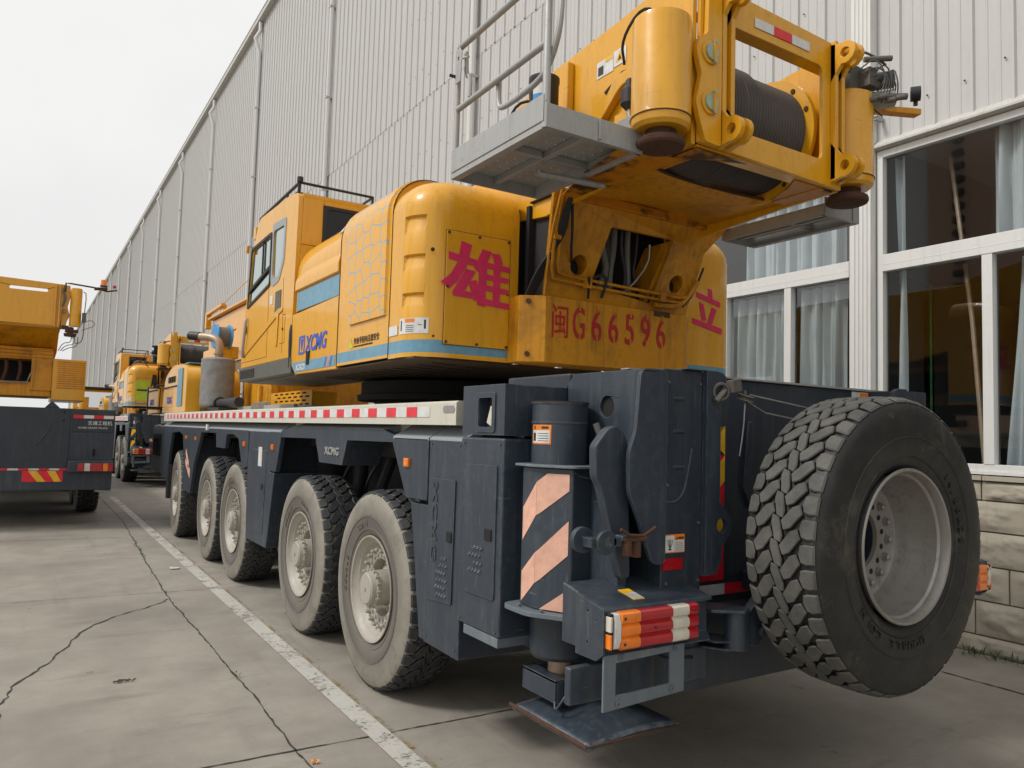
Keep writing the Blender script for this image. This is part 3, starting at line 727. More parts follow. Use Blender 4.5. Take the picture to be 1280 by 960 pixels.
# tall cabinet behind the last wheel (two lockers)
def vents(mb, y0, z0, rows, x, m=0):
    for z_, ys in rows:
        for yy in ys: mb.add([(x, yy-.013, z_-.004), (x, yy+.013, z_-.004), (x, yy+.011, z_+.010), (x, yy, z_+.018), (x, yy-.011, z_+.010), (x-.009, yy-.009, z_+.001), (x-.009, yy+.009, z_+.001)], [(0, 1, 2, 3, 4), (0, 1, 6, 5), (1, 2, 6), (4, 0, 5), (2, 3, 4, 5, 6)], m)
lk = MB().prism([(3.80, .53), (4.235, .535), (4.235, 1.752), (3.80, 1.752)], 'x', 2.10, 2.6).build('rear_locker', 'dark', CR, .009); shoulder(3.80, 4.235, lk)
mb = MB(); mb.plate(rounded_poly([(3.885, .82), (4.205, .80), (4.19, 1.518), (3.875, 1.522)], .012), [], 'x', 2.091, 2.102)
d_ = mb.build('locker_door', 'dark', lk, .003)
mb = MB(); vents(mb, 0, 0, [(1.10-.042*j, [3.955+.033*i+.016*(j % 2) for i in range(max(1, min(4, j+1)))]) for j in range(1, 7)], 2.09); mb.build('vent_louvers', 'dark', d_)
mb = MB().text('XCMG', (2.092, 4.145, 1.495), (0, 0, -1), (0, -1, 0), .085, 0, .006, .012, 1.9); mb.build('raised_lettering', 'dark', d_)
MB().box(2.084, 2.093, 3.895, 3.955, 1.165, 1.225).build('latch', 'inside_dark', d_, .004)
tc_ = MB().prism([(3.30, .775), (3.735, .775), (3.745, 1.772), (3.30, 1.772)], 'x', 2.05, 2.5).build('tall_locker', 'dark', CR, .012)
mb = MB().plate(rounded_poly([(3.345, .955), (3.66, .95), (3.655, 1.628), (3.345, 1.632)], .012), [], 'x', 2.041, 2.052); d_ = mb.build('locker_door', 'dark', tc_, .003)
mb = MB(); vents(mb, 0, 0, [(1.19-.04*j, [3.475+.034*i+.017*(j % 2) for i in range(3 if j % 2 == 0 else 4)]) for j in range(4)], 2.04); mb.build('vent_louvers', 'dark', d_)
MB().box(2.034, 2.043, 3.375, 3.445, 1.245, 1.305).build('latch', 'inside_dark', d_, .004)
MB().box(2.053, 2.30, 3.31, 3.66, .725, .773).build('metal_skirt', 'bare_bluish', tc_, .003)
# cabinet top with recessed lamp
mb = MB(); mb.plate([(3.30, 1.786), (3.735, 1.786), (3.735, 2.05), (3.30, 2.05)], [rounded_poly([(3.415, 1.825), (3.415, 1.985), (3.555, 1.985), (3.555, 1.825)], .015)], 'x', 2.05, 2.12)
mb.box(2.12, 2.5, 3.30, 3.735, 1.786, 2.049)
ct = mb.build('cabinet_top', 'dark', CR, .008)
mb = MB(); mb.plate(rounded_poly([(3.385, 1.80), (3.385, 2.01), (3.585, 2.01), (3.585, 1.80)], .02), [rounded_poly([(3.415, 1.828), (3.415, 1.982), (3.555, 1.982), (3.555, 1.828)], .015)], 'x', 2.042, 2.052); mb.build('lamp_surround', 'dark', ct, .003)
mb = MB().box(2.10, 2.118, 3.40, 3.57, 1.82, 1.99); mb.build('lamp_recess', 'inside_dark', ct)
mb = MB().obox((2.085, 3.465, 1.885), (1, 0, 0), (0, .92, .38), (0, -.38, .92), .018, .028, .05); mb.build('work_lamp', 'lens_white', ct, .006)
# rear transverse structure
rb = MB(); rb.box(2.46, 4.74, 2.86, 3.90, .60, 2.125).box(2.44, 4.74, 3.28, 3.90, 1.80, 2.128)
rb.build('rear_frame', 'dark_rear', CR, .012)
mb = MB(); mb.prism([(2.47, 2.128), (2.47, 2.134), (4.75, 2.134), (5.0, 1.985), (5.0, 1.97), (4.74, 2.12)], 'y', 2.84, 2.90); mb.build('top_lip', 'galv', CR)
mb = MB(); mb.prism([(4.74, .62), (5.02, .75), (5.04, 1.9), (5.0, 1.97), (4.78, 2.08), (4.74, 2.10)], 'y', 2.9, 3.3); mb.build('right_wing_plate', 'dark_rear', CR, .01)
# curved side skin of the rear frame with its round hole
mb = MB(); pr = [(3.30, 2.06), (3.24, 2.12), (2.70, 2.12), (2.64, 2.06), (2.64, 1.95), (2.70, 1.72), (2.75, 1.62), (3.30, 1.62)]
mb.plate(pr, [circ(2.965, 1.945, .055, 20)], 'x', 2.44, 2.455)
mb.build('side_skin', 'dark', CR, .004)
MB().box(2.4562, 2.459, 2.87, 3.06, 1.85, 2.04).build('hole_shade', 'inside_dark', CR)  # dark sheet close behind the hole, standing in for the shade inside
mb = MB(); mb.plate(rounded_poly([(2.335, 2.09), (2.312, 1.82), (2.272, 1.731), (2.276, 1.555), (2.345, 1.41), (2.422, 1.226), (2.50, 1.226), (2.50, 2.112), (2.36, 2.112)], .03), [], 'y', 2.60, 2.622)
mb.build('gusset_plate', 'dark', CR, .004)
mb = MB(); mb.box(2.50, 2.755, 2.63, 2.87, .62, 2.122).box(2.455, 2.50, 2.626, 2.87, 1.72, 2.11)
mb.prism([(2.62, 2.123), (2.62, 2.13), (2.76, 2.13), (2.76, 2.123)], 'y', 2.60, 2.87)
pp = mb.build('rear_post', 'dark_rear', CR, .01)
mb = MB()
for z in (1.985, 1.83, 1.662): mb.lathe([(0, 0), (.01, .011), (.075, .011), (.085, 0)], (2.56, 2.634, z), (1, 0, 0), 10)
mb.tube([(2.51, 2.63, 1.50), (2.60, 2.63, 1.50), (2.65, 2.63, 1.56), (2.69, 2.63, 1.75)], .006, 6, smooth=2)
mb.build('pressed_ribs', 'dark_rear', pp)
mb = MB(); out_ = [(2.757, 2.128), (2.83, 2.128)]+[(2.845+.055*math.cos(R(a)), 2.07+.055*math.sin(R(a))) for a in (70, 40, 10, -20, -50)]+[(2.853, 1.99), (2.853, 1.50)]
out_ += [(2.862+.075*math.cos(R(a)), 1.385+.075*math.sin(R(a))) for a in (55, 30, 5, -20, -45)]+[(2.868, 1.28), (2.868, 1.22), (2.83, 1.155), (2.757, 1.152)]
mb.plate(out_, [circ(2.868, 1.385, .035, 18)], 'y', 2.60, 2.625); mb.box(2.757, 2.772, 2.626, 2.86, 1.152, 2.12)
mb.build('lug_plate', 'dark', CR, .004)
# same lug and post on the other side
mb = MB(); mb.box(4.445, 4.70, 2.63, 2.87, .62, 2.122); mb.plate([(7.2-a, b) for a, b in out_], [circ(7.2-2.868, 1.385, .035, 18)], 'y', 2.60, 2.625); mb.build('rear_post', 'dark_rear', CR, .01)
# outrigger: jack housing, jack tube, float
oh = MB(); P8 = [(2.10, 3.19), (2.10, 3.064), (2.19, 2.90), (2.46, 2.90), (2.46, 3.27), (2.2, 3.27)]
oh.prism(P8, 'z', .965, 1.64); oh = oh.build('jack_housing', 'dark', CR, .01)
mb = MB(); fl = rounded_poly([(2.075, 3.24), (2.075, 3.05), (2.18, 2.868), (2.47, 2.868), (2.47, 3.27), (2.2, 3.29)], .03)
mb.prism(fl, 'z', 1.64, 1.652); mb.build('flange', 'bare_bluish', CR, .003); mb = MB(); fl = rounded_poly([(2.04, 3.26), (2.04, 3.04), (2.17, 2.84), (2.44, 2.84), (2.44, 3.27), (2.2, 3.29)], .05); mb.prism(fl, 'z', .942, .965)
for px_, py_ in ((2.09, 2.99), (2.30, 2.87), (2.07, 3.15)): mb.cyl((px_, py_, .965), (px_, py_, .978), .012, n=6)
mb.build('flange', 'bare_bluish', CR, .003)
mb = MB(); e1 = Vector((.09, -.164)).normalized(); L_ = Vector((.09, -.164)).length
def leftf(y, z): return (2.0975, y, z)
def chf(u, z):
    q = Vector((2.10, 3.064))+Vector((.09, -.164))*u+Vector((-.877, -.481))*.0028; return (q.x, q.y, z)
for lp, cp in (([(3.175, 1.28), (3.175, 1.44), (3.064, 1.57), (3.064, 1.41)], [(0.0, 1.57), (.30, 1.612), (.92, 1.612), (.92, 1.535), (.13, 1.425), (0, 1.41)]),
        ([(3.175, .985), (3.175, 1.13), (3.064, 1.235), (3.064, 1.09)], [(0, 1.235), (.10, 1.25), (.92, 1.395), (.92, 1.235), (.13, 1.107), (0, 1.09)]),
        (None, [(.15, .972), (.92, 1.075), (.92, .972)])):
    if lp: mb.add([leftf(*p) for p in lp], [tuple(range(4))])
    mb.add([chf(*p) for p in cp], [tuple(range(len(cp)))])
MB_s = mb.build('warning_stripes', 'refl_pink', oh, fix=False)
jt = MB(); jt.lathe([(1.652, .0), (1.652, .140), (1.853, .140), (1.853, .143), (1.86, .143), (1.86, .140), (1.95, .140), (1.951, .145), (1.958, .145), (1.958, 0)], (2.275, 3.13, 0), (0, 0, 1), 40); jt = jt.build('jack_tube', 'dark', CR, angle=25)
mb = MB(); mb.lathe([(1.9585, .147), (1.9585, .12), (1.962, .12), (1.962, .147)], (2.275, 3.13, 0), (0, 0, 1), 40, closed=True); mb.lathe([(1.851, .1415), (1.856, .1415)], (2.275, 3.13, 0), (0, 0, 1), 40); mb.build('rusty_rim', 'rust', jt)
def wrapped(mb, cx, cy, r, a0, a1, z0, z1, m, n=10):
    vs_ = []
    for i in range(n+1):
        a = R(a0+(a1-a0)*i/n); vs_ += [(cx+r*math.cos(a), cy+r*math.sin(a), z0), (cx+r*math.cos(a), cy+r*math.sin(a), z1)]
    return mb.add(vs_, [(2*i, 2*i+2, 2*i+3, 2*i+1) for i in range(n)], m, True)
mb = MB(); wrapped(mb, 2.275, 3.13, .1415, 164, 217, 1.75, 1.845, 0); wrapped(mb, 2.275, 3.13, .1425, 168, 214, 1.757, 1.818, 1); wrapped(mb, 2.275, 3.13, .1425, 172, 176, 1.822, 1.84, 2); wrapped(mb, 2.275, 3.13, .1425, 195, 211, 1.826, 1.837, 2)
for k in range(4): wrapped(mb, 2.275, 3.13, .1432, 184, 211, 1.765+.012*k, 1.768+.012*k, 2)
wrapped(mb, 2.275, 3.13, .1433, 170, 179, 1.765, 1.805, 2)
mb.build('warning_label', ['orange_sticker', 'refl_white', 'text_black'], jt, fix=False)
mb = MB().tube([(2.375, 2.97, 1.86), (2.40, 2.95, 1.78), (2.42, 2.96, 1.66)], .017, 8, smooth=1); mb.build('jack_hose', 'hose_wrap', CR)
mb = MB(); mb.lathe([(.945, .17), (.92, .155), (.73, .152), (.712, .14), (.708, 0)], (2.31, 3.13, 0), (0, 0, 1), 36); mb.box(2.17, 2.2, 2.86, 2.9, .905, .942); mb.build('lower_sleeve', 'dark_rear', CR, angle=25)
mb = MB(); mb.cyl((2.31, 3.13, .58), (2.31, 3.13, .79), .060, n=24); mb.build('jack_rod', 'beige_pipe', CR)
mb = MB(); mb.box(2.19, 2.205, 3.0, 3.28, .53, .635).box(2.19, 2.26, 3.0, 3.28, .622, .637).box(2.205, 2.24, 3.0, 3.012, .53, .62).box(2.245, 2.44, 2.99, 3.02, .53, .637).box(2.245, 2.44, 3.26, 3.28, .53, .637).box(2.205, 2.44, 3.0, 3.28, .525, .535)
mb.tube([(2.19, 3.0, .54), (2.17, 2.97, .51), (2.19, 2.94, .56), (2.23, 2.95, .60)], .006, 6, smooth=1)
mb.build('foot_socket', 'dark', CR, .006)
mb = MB(); N_ = 14; vs_ = []
for i in range(N_+1):
    for j in range(N_+1):
        x = 2.13+.56*i/N_; y = 2.68+.60*j/N_; rx = (i/N_-.5)*2; ry = (j/N_-.5)*2
        vs_.append((x, y, .462+.05*(1-max(abs(rx), abs(ry)))**.7-.0*(rx*rx)+.012*math.sin(rx*2.2+1)))
mb.add(vs_, [(i*(N_+1)+j, (i+1)*(N_+1)+j, (i+1)*(N_+1)+j+1, i*(N_+1)+j+1) for i in range(N_) for j in range(N_)], 0, True)
jp = mb.build('jack_float', 'dark', CR, fix=False)
jp.modifiers.new('s', 'SOLIDIFY').thickness = .022
mb = MB()
mb.box(2.119, 2.131, 2.67, 3.29, .447, .464).box(2.119, 2.70, 2.667, 2.678, .451, .459); mb.build('rusty_edge', 'rust', jp, .004)
# links, lugs, rollers on the outrigger end
mb = MB(); mb.prism(rounded_poly([(2.13, 1.755), (2.20, 1.835), (2.245, 1.85), (2.295, 1.82), (2.322, 1.755), (2.345, 1.165), (2.29, 1.160), (2.165, 1.57), (2.135, 1.62)], .02), 'y', 2.66, 2.71)
mb.prism([(2.06, 1.755), (2.13, 1.835), (2.155, 1.8), (2.13, 1.62), (2.07, 1.62)], 'y', 2.70, 2.86) if False else None
mb.box(2.30, 2.36, 2.70, 2.9, 1.0, 1.74)
mb.build('swing_lug', 'dark', CR, .008)
mb = MB(); mb.plate(circ(2.125, 1.345, .052, 28), [circ(2.132, 1.345, .02, 14)], 'y', 2.56, 2.575); mb.cyl((2.06, 2.64, 1.35), (2.06, 2.665, 1.35), .055, n=28).box(2.05, 2.12, 2.575, 2.64, 1.325, 1.365)
mb.build('pivot_disc', 'dark', CR, .003)
mb = MB(); mb.prism([(2.16, 1.33), (2.205, 1.325), (2.21, 1.37), (2.16, 1.365)], 'y', 2.56, 2.60).box(2.20, 2.28, 2.55, 2.60, 1.35, 1.372); mb.build('link_arm', 'dark', CR, .004)
mb = MB(); mb.cyl((2.235, 2.56, 1.285), (2.235, 2.56, 1.35), .021, n=14).cyl((2.295, 2.57, 1.275), (2.295, 2.57, 1.345), .023, n=14).tube([(2.19, 2.55, 1.40), (2.23, 2.54, 1.375), (2.33, 2.56, 1.365), (2.40, 2.56, 1.40)], .008, 6); mb.box(2.21, 2.34, 2.545, 2.60, 1.345, 1.362)
mb.build('guide_rollers', 'rust', CR, .003)
mb = MB(); mb.tube([(2.20, 2.895, 1.62), (2.24, 2.893, 1.60), (2.34, 2.895, 1.59)], .005, 6, smooth=1); mb.build('weld_bead', 'dark', CR)
mb = MB()
for bx_, bz_ in ((2.53, 2.06), (2.735, 2.06), (2.53, 1.13), (2.735, 1.13), (2.53, 1.58), (2.735, 1.40)): mb.cyl((bx_, 2.63, bz_), (bx_, 2.622, bz_), .008, n=6)
for bz_ in (1.0, 1.28, 1.56): mb.cyl((2.36, 2.90, bz_), (2.36, 2.892, bz_), .009, n=6)
for by_, bz_ in ((3.33, 1.74), (3.70, 1.74), (3.33, .80), (3.70, .80)): mb.cyl((2.05, by_, bz_), (2.043, by_, bz_), .006, n=6)
for by_, bz_ in ((3.84, 1.72), (4.20, 1.72), (3.84, .58), (4.20, .58)): mb.cyl((2.10, by_, bz_), (2.093, by_, bz_), .006, n=6)
mb.build('panel_bolts', 'old_steel', CR)
mb = MB(); mb.tube([(2.42, 2.70, .92), (2.44, 2.64, .86), (2.50, 2.62, .80), (2.70, 2.62, .78)], .008, 6, smooth=2).tube([(2.30, 2.89, 1.62), (2.33, 2.86, 1.5), (2.36, 2.87, 1.3), (2.40, 2.88, 1.1)], .007, 6, smooth=2); mb.build('lamp_wiring', 'hose', CR)
# sling shackle and cable on the lug
mb = MB(); mb.lathe([(-.008, .032), (.008, .032), (.008, .045), (-.008, .045)], (2.835, 2.585, 2.03), (.4, 1, .2), 18, closed=True); mb.tube([(2.80, 2.585, 1.98), (2.84, 2.58, 2.02), (2.90, 2.59, 2.075)], .016, 8); mb.obox((2.90, 2.56, 2.06), (1, 0, .2), (0, 1, 0), (-.2, 0, 1), .03, .02, .03)
mb.lathe([(-.012, .0), (-.012, .045), (0, .028), (.012, .045), (.012, 0)], (2.965, 2.55, 2.005), (.1, -.3, 1), 20)
mb.cyl((2.965, 2.55, 1.975), (2.965, 2.55, 2.04), .008, n=8)
mb.build('cable_pulley', 'old_steel', CR, .002)
mb = MB(); mb.tube([(3.0, 2.55, 2.02), (3.20, 2.60, 2.01), (3.9, 2.8, 1.98)], .004, 6).tube([(2.98, 2.55, 1.985), (3.2, 2.62, 1.94), (3.9, 2.8, 1.90)], .004, 6).tube([(2.965, 2.55, 1.98), (2.955, 2.55, 1.85), (2.93, 2.55, 1.72)], .0035, 6, smooth=1)
mb.build('steel_cable', 'steel', CR)
# recessed back wall stickers
mb = MB(); Y_ = 2.8565
mb.box(2.995, 3.165, Y_-.001, Y_+.003, 1.06, 1.715, 0)
for k in range(3):
    z = 1.12+.29*k
    mb.add([(2.995, Y_-.003, z), (3.165, Y_-.003, z+.17), (3.165, Y_-.003, min(1.715, z+.31)), (2.995, Y_-.003, z+.14)], [(0, 1, 2, 3)], 1)
mb.build('hazard_sticker', ['refl_red', 'refl_yellow'], CR, fix=False)
mb = MB(); x = 2.98; k = 0
while x < 4.7:
    mb.box(x, x+.19, 2.853, 2.857, .985, 1.04, k % 2); x += .1905; k += 1
mb.build('reflective_tape', ['refl_white', 'refl_red'], CR)
MB().prism([(3.30, 1.55), (3.33, 1.9), (3.37, 1.9), (3.38, 1.55), (3.36, 1.42)], 'y', 2.84, 2.87).build('stiffener', 'dark_rear', CR, .008)
mb = MB(); mb.box(4.28, 4.46, 2.852, 2.857, 2.06, 2.115, 0).box(4.36, 4.452, 2.85, 2.853, 2.07, 2.108, 1); mb.build('warning_label', ['refl_white', 'orange_sticker'], CR)
# label and red reflector on the post
mb = MB(); mb.box(2.512, 2.642, 2.622, 2.629, 1.268, 1.352, 0).box(2.516, 2.575, 2.620, 2.623, 1.273, 1.347, 1).box(2.578, 2.638, 2.620, 2.623, 1.273, 1.325, 1)
mb.box(2.538, 2.556, 2.619, 2.621, 1.282, 1.288, 2).box(2.544, 2.55, 2.619, 2.621, 1.288, 1.33, 2)
for s in (-1, 1): mb.tube([(2.547, 2.619, 1.29), (2.547+.012*s, 2.619, 1.31), (2.547+.012*s, 2.619, 1.33)], .0016, 4, 2)
for k in range(5): mb.box(2.583, 2.632, 2.619, 2.621, 1.279+.009*k, 1.281+.009*k, 2)
mb.add([(2.584, 2.619, 1.33), (2.596, 2.619, 1.33), (2.590, 2.619, 1.343)], [(0, 1, 2)], 2).box(2.60, 2.634, 2.619, 2.621, 1.332, 1.340, 2)
mb.build('warning_label', ['orange_sticker', 'refl_white', 'text_black'], pp)
MB().box(2.508, 2.63, 2.622, 2.629, 1.19, 1.243).build('red_reflector', 'lens_red', pp)
# tail light housings, plate frame, under-run bar
def tail(cx0, mirror, par):
    f = (lambda x: 7.2-x) if mirror else (lambda x: x)
    A0, A1 = sorted((f(2.07), f(2.70)))
    hz = MB(); hz.prism([(2.80, 1.145), (2.50, 1.085), (2.492, 1.068), (2.53, 1.062), (2.53, .925), (2.50, .885), (2.80, .885)], 'x', A0, A1)
    h = hz.build('light_housing', 'dark', par, .009)
    q0, q1 = sorted((f(2.058), f(2.072))); MB().plate([(2.495, 1.085), (2.495, .90), (2.54, .865), (2.68, .865), (2.68, 1.122)], [circ(2.60, 1.06, .006, 8), circ(2.60, .93, .006, 8), circ(2.545, 1.03, .005, 8)], 'x', q0, q1).build('end_plate', 'dark', h, .004)
    for a, c, mt in ((2.127, 2.229, 'amber'), (2.230, 2.413, 'lens_red'), (2.414, 2.511, 'lens_white'), (2.512, 2.567, 'lens_red')):
        q0, q1 = sorted((f(a), f(c))); m_ = MB(); g_ = []
        for z0, z1 in ((.918, .968), (.970, 1.020), (1.022, 1.072)): g_ += [(2.466, z0), (2.456, z0+.008), (2.453, (z0+z1)/2), (2.456, z1-.008), (2.466, z1)]
        m_.prism([(2.53, .918)]+g_+[(2.53, 1.072)], 'x', q0, q1)
        m_.build('lens', mt, h, .002)
    q0, q1 = sorted((f(2.555), f(2.567))); 
    q0, q1 = sorted((f(2.092), f(2.1265))); MB().prism([(2.53, .918), (2.470, .925), (2.458, .96), (2.458, 1.03), (2.470, 1.065), (2.53, 1.072)], 'x', q0, q1).build('lamp_cap', 'refl_white', h, .004)
    q0, q1 = sorted((f(2.0735), f(2.0915))); MB().box(q0, q1, 2.468, 2.54, .915, 1.07).build('lamp_side', 'inside_dark', h, .004)
    q0, q1 = sorted((f(2.0715), f(2.083))); MB().box(q0, q1, 2.463, 2.53, .925, .985).build('side_lens', 'amber', h, .003)
    MB().box(q0, q1, 2.463, 2.53, .995, 1.058).build('side_lens', 'lens_white', h, .003)
    for zz, xx in ((.996, 2.31), (1.048, 2.14), (.944, 2.14), (1.048, 2.54)):
        MB().cyl((f(xx), 2.455, zz), (f(xx), 2.449, zz), .006, n=8).build('lens_screw', 'rust', h)
    return h
h = tail(0, False, CR); tail(0, True, CR)
mb = MB(); mb.obox((2.30, 2.60, 1.1072), (1, 0, 0), (0, .98, .196), (0, -.196, .98), .032, .055, .0015, 0).obox((2.30, 2.58, 1.1045), (1, 0, 0), (0, .98, .196), (0, -.196, .98), .029, .03, .002, 1); mb.build('warning_label', ['refl_yellow', 'refl_white'], h)
mb = MB(); mb.plate([(2.07, .665), (2.528, .687), (2.528, .893), (2.07, .893)], [[(2.135, .722), (2.135, .857), (2.443, .866), (2.443, .732)]], 'y', 2.50, 2.511)
for a, c in ((2.145, .692), (2.45, .71), (2.16, .878), (2.47, .882)): mb.lathe([(-.004, .007), (.004, .007), (.004, .013), (-.004, .013)], (a, 2.496, c), (0, 1, 0), 10, closed=True).cyl((a-.012, 2.497, c-.010), (a+.015, 2.497, c+.012), .003, n=6)
mb.build('plate_frame', 'bare_bluish', CR, .003)
mb = MB(); mb.box(1.985, 2.80, 2.62, 2.66, .665, .825); mb.build('underrun_bar', 'dark', CR, .012)
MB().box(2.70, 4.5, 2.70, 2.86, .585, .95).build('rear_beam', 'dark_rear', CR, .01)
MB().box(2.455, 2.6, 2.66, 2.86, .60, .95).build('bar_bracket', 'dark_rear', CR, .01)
# spare wheel carrier
mb = MB(); mb.cyl((2.86, 2.50, .83), (2.86, 2.50, 1.0), .055, n=24).prism([(2.72, 2.60), (2.72, 2.52), (2.84, 2.43), (2.91, 2.46), (2.92, 2.54), (2.80, 2.72)], 'z', 1.0, 1.015).prism([(2.72, 2.60), (2.74, 2.52), (2.88, 2.45), (2.91, 2.54), (2.80, 2.72)], 'z', .86, .87).prism([(2.74, 2.60), (2.80, 2.50), (2.9, 2.46), (2.9, 2.56), (2.80, 2.72)], 'z', .82, .832)
mb.prism([(2.90, .84), (2.98, .83), (3.05, .90), (3.12, 1.14), (2.98, 1.05), (2.90, .98)], 'y', 2.47, 2.52).cyl((2.99, 2.46, .90), (2.99, 2.44, .90), .022, n=14)
mb.build('carrier_hinge', 'dark', CR, .005)
mb = MB(); mb.box(3.15, 3.65, 2.46, 2.62, 1.20, 1.42).box(3.3, 3.5, 2.36, 2.46, 1.22, 1.40).box(3.3, 3.9, 2.55, 2.86, 1.0, 1.1); mb.build('spare_carrier', 'dark_rear', CR, .01)
MB().cyl((3.45, 2.325, 1.335), (3.45, 2.36, 1.335), .135, n=28).build('carrier_face', 'rust', CR)
sp = make_spare(CR, (3.45, 2.205, 1.335))

# ------------------------------------------------------------ superstructure
def cowl(mirror):
    f = (lambda x: 7.25-x) if mirror else (lambda x: x)
    x0, x1, y0, y1, rc = 2.10, 2.875, 4.50, 4.93, .26
    N_ = 40
    def ring(z, d, ind=0):
        r = max(rc-d*.4, .05)
        p = [(x1, y1), (x0+d, y1)]
        for i in range(N_+1):
            dg_ = 180+90*i/N_; a = R(dg_); rr_ = r-(ind if 187 < dg_ < 226 else 0); p.append((x0+d+r+rr_*math.cos(a), y0+d*.8+r+rr_*math.sin(a)))
        p.append((x1, y0+d*.8)); return [(f(a), b, z) for a, b in p]
    lv = [(2.285, 0, 0), (2.315, 0, 0), (2.40, 0, 1), (2.402, 0, 0)]
    for za, zb in ((2.612, 2.715), (2.865, 2.975), (3.115, 3.24)): lv += [(za, 0, 0, 0), (za+.03, 0, 0, .010), (zb-.012, 0, 0, .020), (zb, 0, 0, 0)]
    lv.append((3.30, .0, 0))
    for i in range(1, 10):
        a = PI/2*i/9; lv.append((3.30+.22*math.sin(a), .22*(1-math.cos(a)), 0))
    mb = MB(); rings = [ring(q_[0], q_[1], q_[3] if len(q_) > 3 else 0) for q_ in lv]; k = len(rings[0]); vs_ = [v for r_ in rings for v in r_]
    for i in range(len(lv)-1):
        mb.add([], [], 0)
    o = len(mb.v); mb.v += vs_
    for i in range(len(lv)-1):
        for j in range(k):
            mb.f.append([i*k+j, i*k+(j+1) % k, (i+1)*k+(j+1) % k, (i+1)*k+j]); mb.m.append(lv[i+1][2]); mb.sm.append(True)
    mb.f.append(list(range(k))); mb.m.append(2); mb.sm.append(False)
    mb.f.append([(len(lv)-1)*k+j for j in range(k)]); mb.m.append(0); mb.sm.append(True)
    c = mb.build('counterweight_cowl', ['yellow', 'stripe_blue', 'black_parts'], CR, angle=32)
    return c
cw = cowl(False); cw2 = cowl(True)
# bolted access panels with the painted characters
mb = MB(); mb.box(2.30, 2.80, 4.491, 4.502, 2.375, 3.14)
ap = mb.build('access_panel', 'yellow', cw, .003)
mb = MB(); mb.box(2.296, 2.804, 4.4955, 4.4985, 2.371, 3.144)
mb.build('panel_seam', 'rust', cw)
mb = MB()
for px_ in (2.315, 2.55, 2.785):
    for pz in (2.39, 2.76, 3.125):
        if not (px_ == 2.55 and pz == 2.76): mb.cyl((px_, 4.492, pz), (px_, 4.484, pz), .010, n=8)
mb.cyl((2.20, 4.50, 2.99), (2.20, 4.49, 2.99), .014, n=8); mb.cyl((2.225, 4.50, 2.42), (2.225, 4.49, 2.42), .008, n=8)
mb.build('bolts', 'rust', cw)
def strokes(mb, polys, ox, oz, w, h, y):
    """hand cut vinyl strokes, 0..100 grid with y down"""
    for k_, p in enumerate(polys):
        mb.plate([(ox+a/100*w, oz+h-b/100*h) for a, b in p], [], 'y', y-.0004*k_, y+.0012)
    return mb
XIONG = [[(6, 20), (48, 27), (48, 39), (6, 32)], [(24, 0), (40, 4), (33, 40), (20, 66), (8, 80), (-4, 70), (10, 55), (20, 34)],
         [(32, 44), (47, 46), (27, 88), (12, 86)], [(14, 79), (46, 81), (46, 91), (14, 90)], [(36, 64), (48, 60), (56, 92), (45, 94)],
         [(56, 8), (70, 10), (62, 34), (50, 46), (44, 40)], [(52, 32), (64, 32), (62, 102), (50, 100)], [(70, 12), (83, 12), (88, 28), (76, 30)],
         [(54, 28), (100, 31), (100, 40), (54, 38)], [(62, 48), (98, 50), (98, 58), (62, 57)], [(62, 66), (98, 69), (98, 77), (62, 75)], [(52, 88), (100, 92), (100, 101), (52, 98)], [(74, 34), (84, 34), (84, 96), (74, 95)]]
mb = strokes(MB(), XIONG, 2.285, 2.66, .515, .42, 4.487); mb.build('painted_character', 'magenta', cw)
LI = [[(52, 0), (66, 2), (68, 24), (54, 20)], [(14, 12), (94, 28), (94, 40), (14, 24)], [(24, 34), (38, 38), (48, 74), (34, 76)], [(66, 42), (82, 46), (66, 84), (52, 80)], [(2, 72), (100, 88), (100, 101), (2, 84)]]
mb = strokes(MB(), LI, 4.575, 2.685, .355, .37, 4.4955); mb.build('painted_character', 'magenta', cw2)
mb = MB(); mb.box(2.0945, 2.0985, 4.66+.12, 4.92, 2.44, 2.505, 0); mb.build('warning_label', 'refl_white', cw)
mb = MB(); wrapped(mb, 2.36, 4.76, .2625, 182, 236, 2.44, 2.545, 0, 14); wrapped(mb, 2.36, 4.76, .2632, 196, 214, 2.515, 2.54, 1); wrapped(mb, 2.36, 4.76, .2632, 186, 189, 2.46, 2.53, 2); wrapped(mb, 2.36, 4.76, .2632, 229, 232, 2.47, 2.53, 2); wrapped(mb, 2.36, 4.76, .2632, 220, 226, 2.495, 2.499, 2)
for k in range(4): wrapped(mb, 2.36, 4.76, .2632, 198, 213, 2.452+.013*k, 2.456+.013*k, 2)
mb.build('warning_label', ['refl_white', 'orange_sticker', 'text_black'], cw, fix=False)
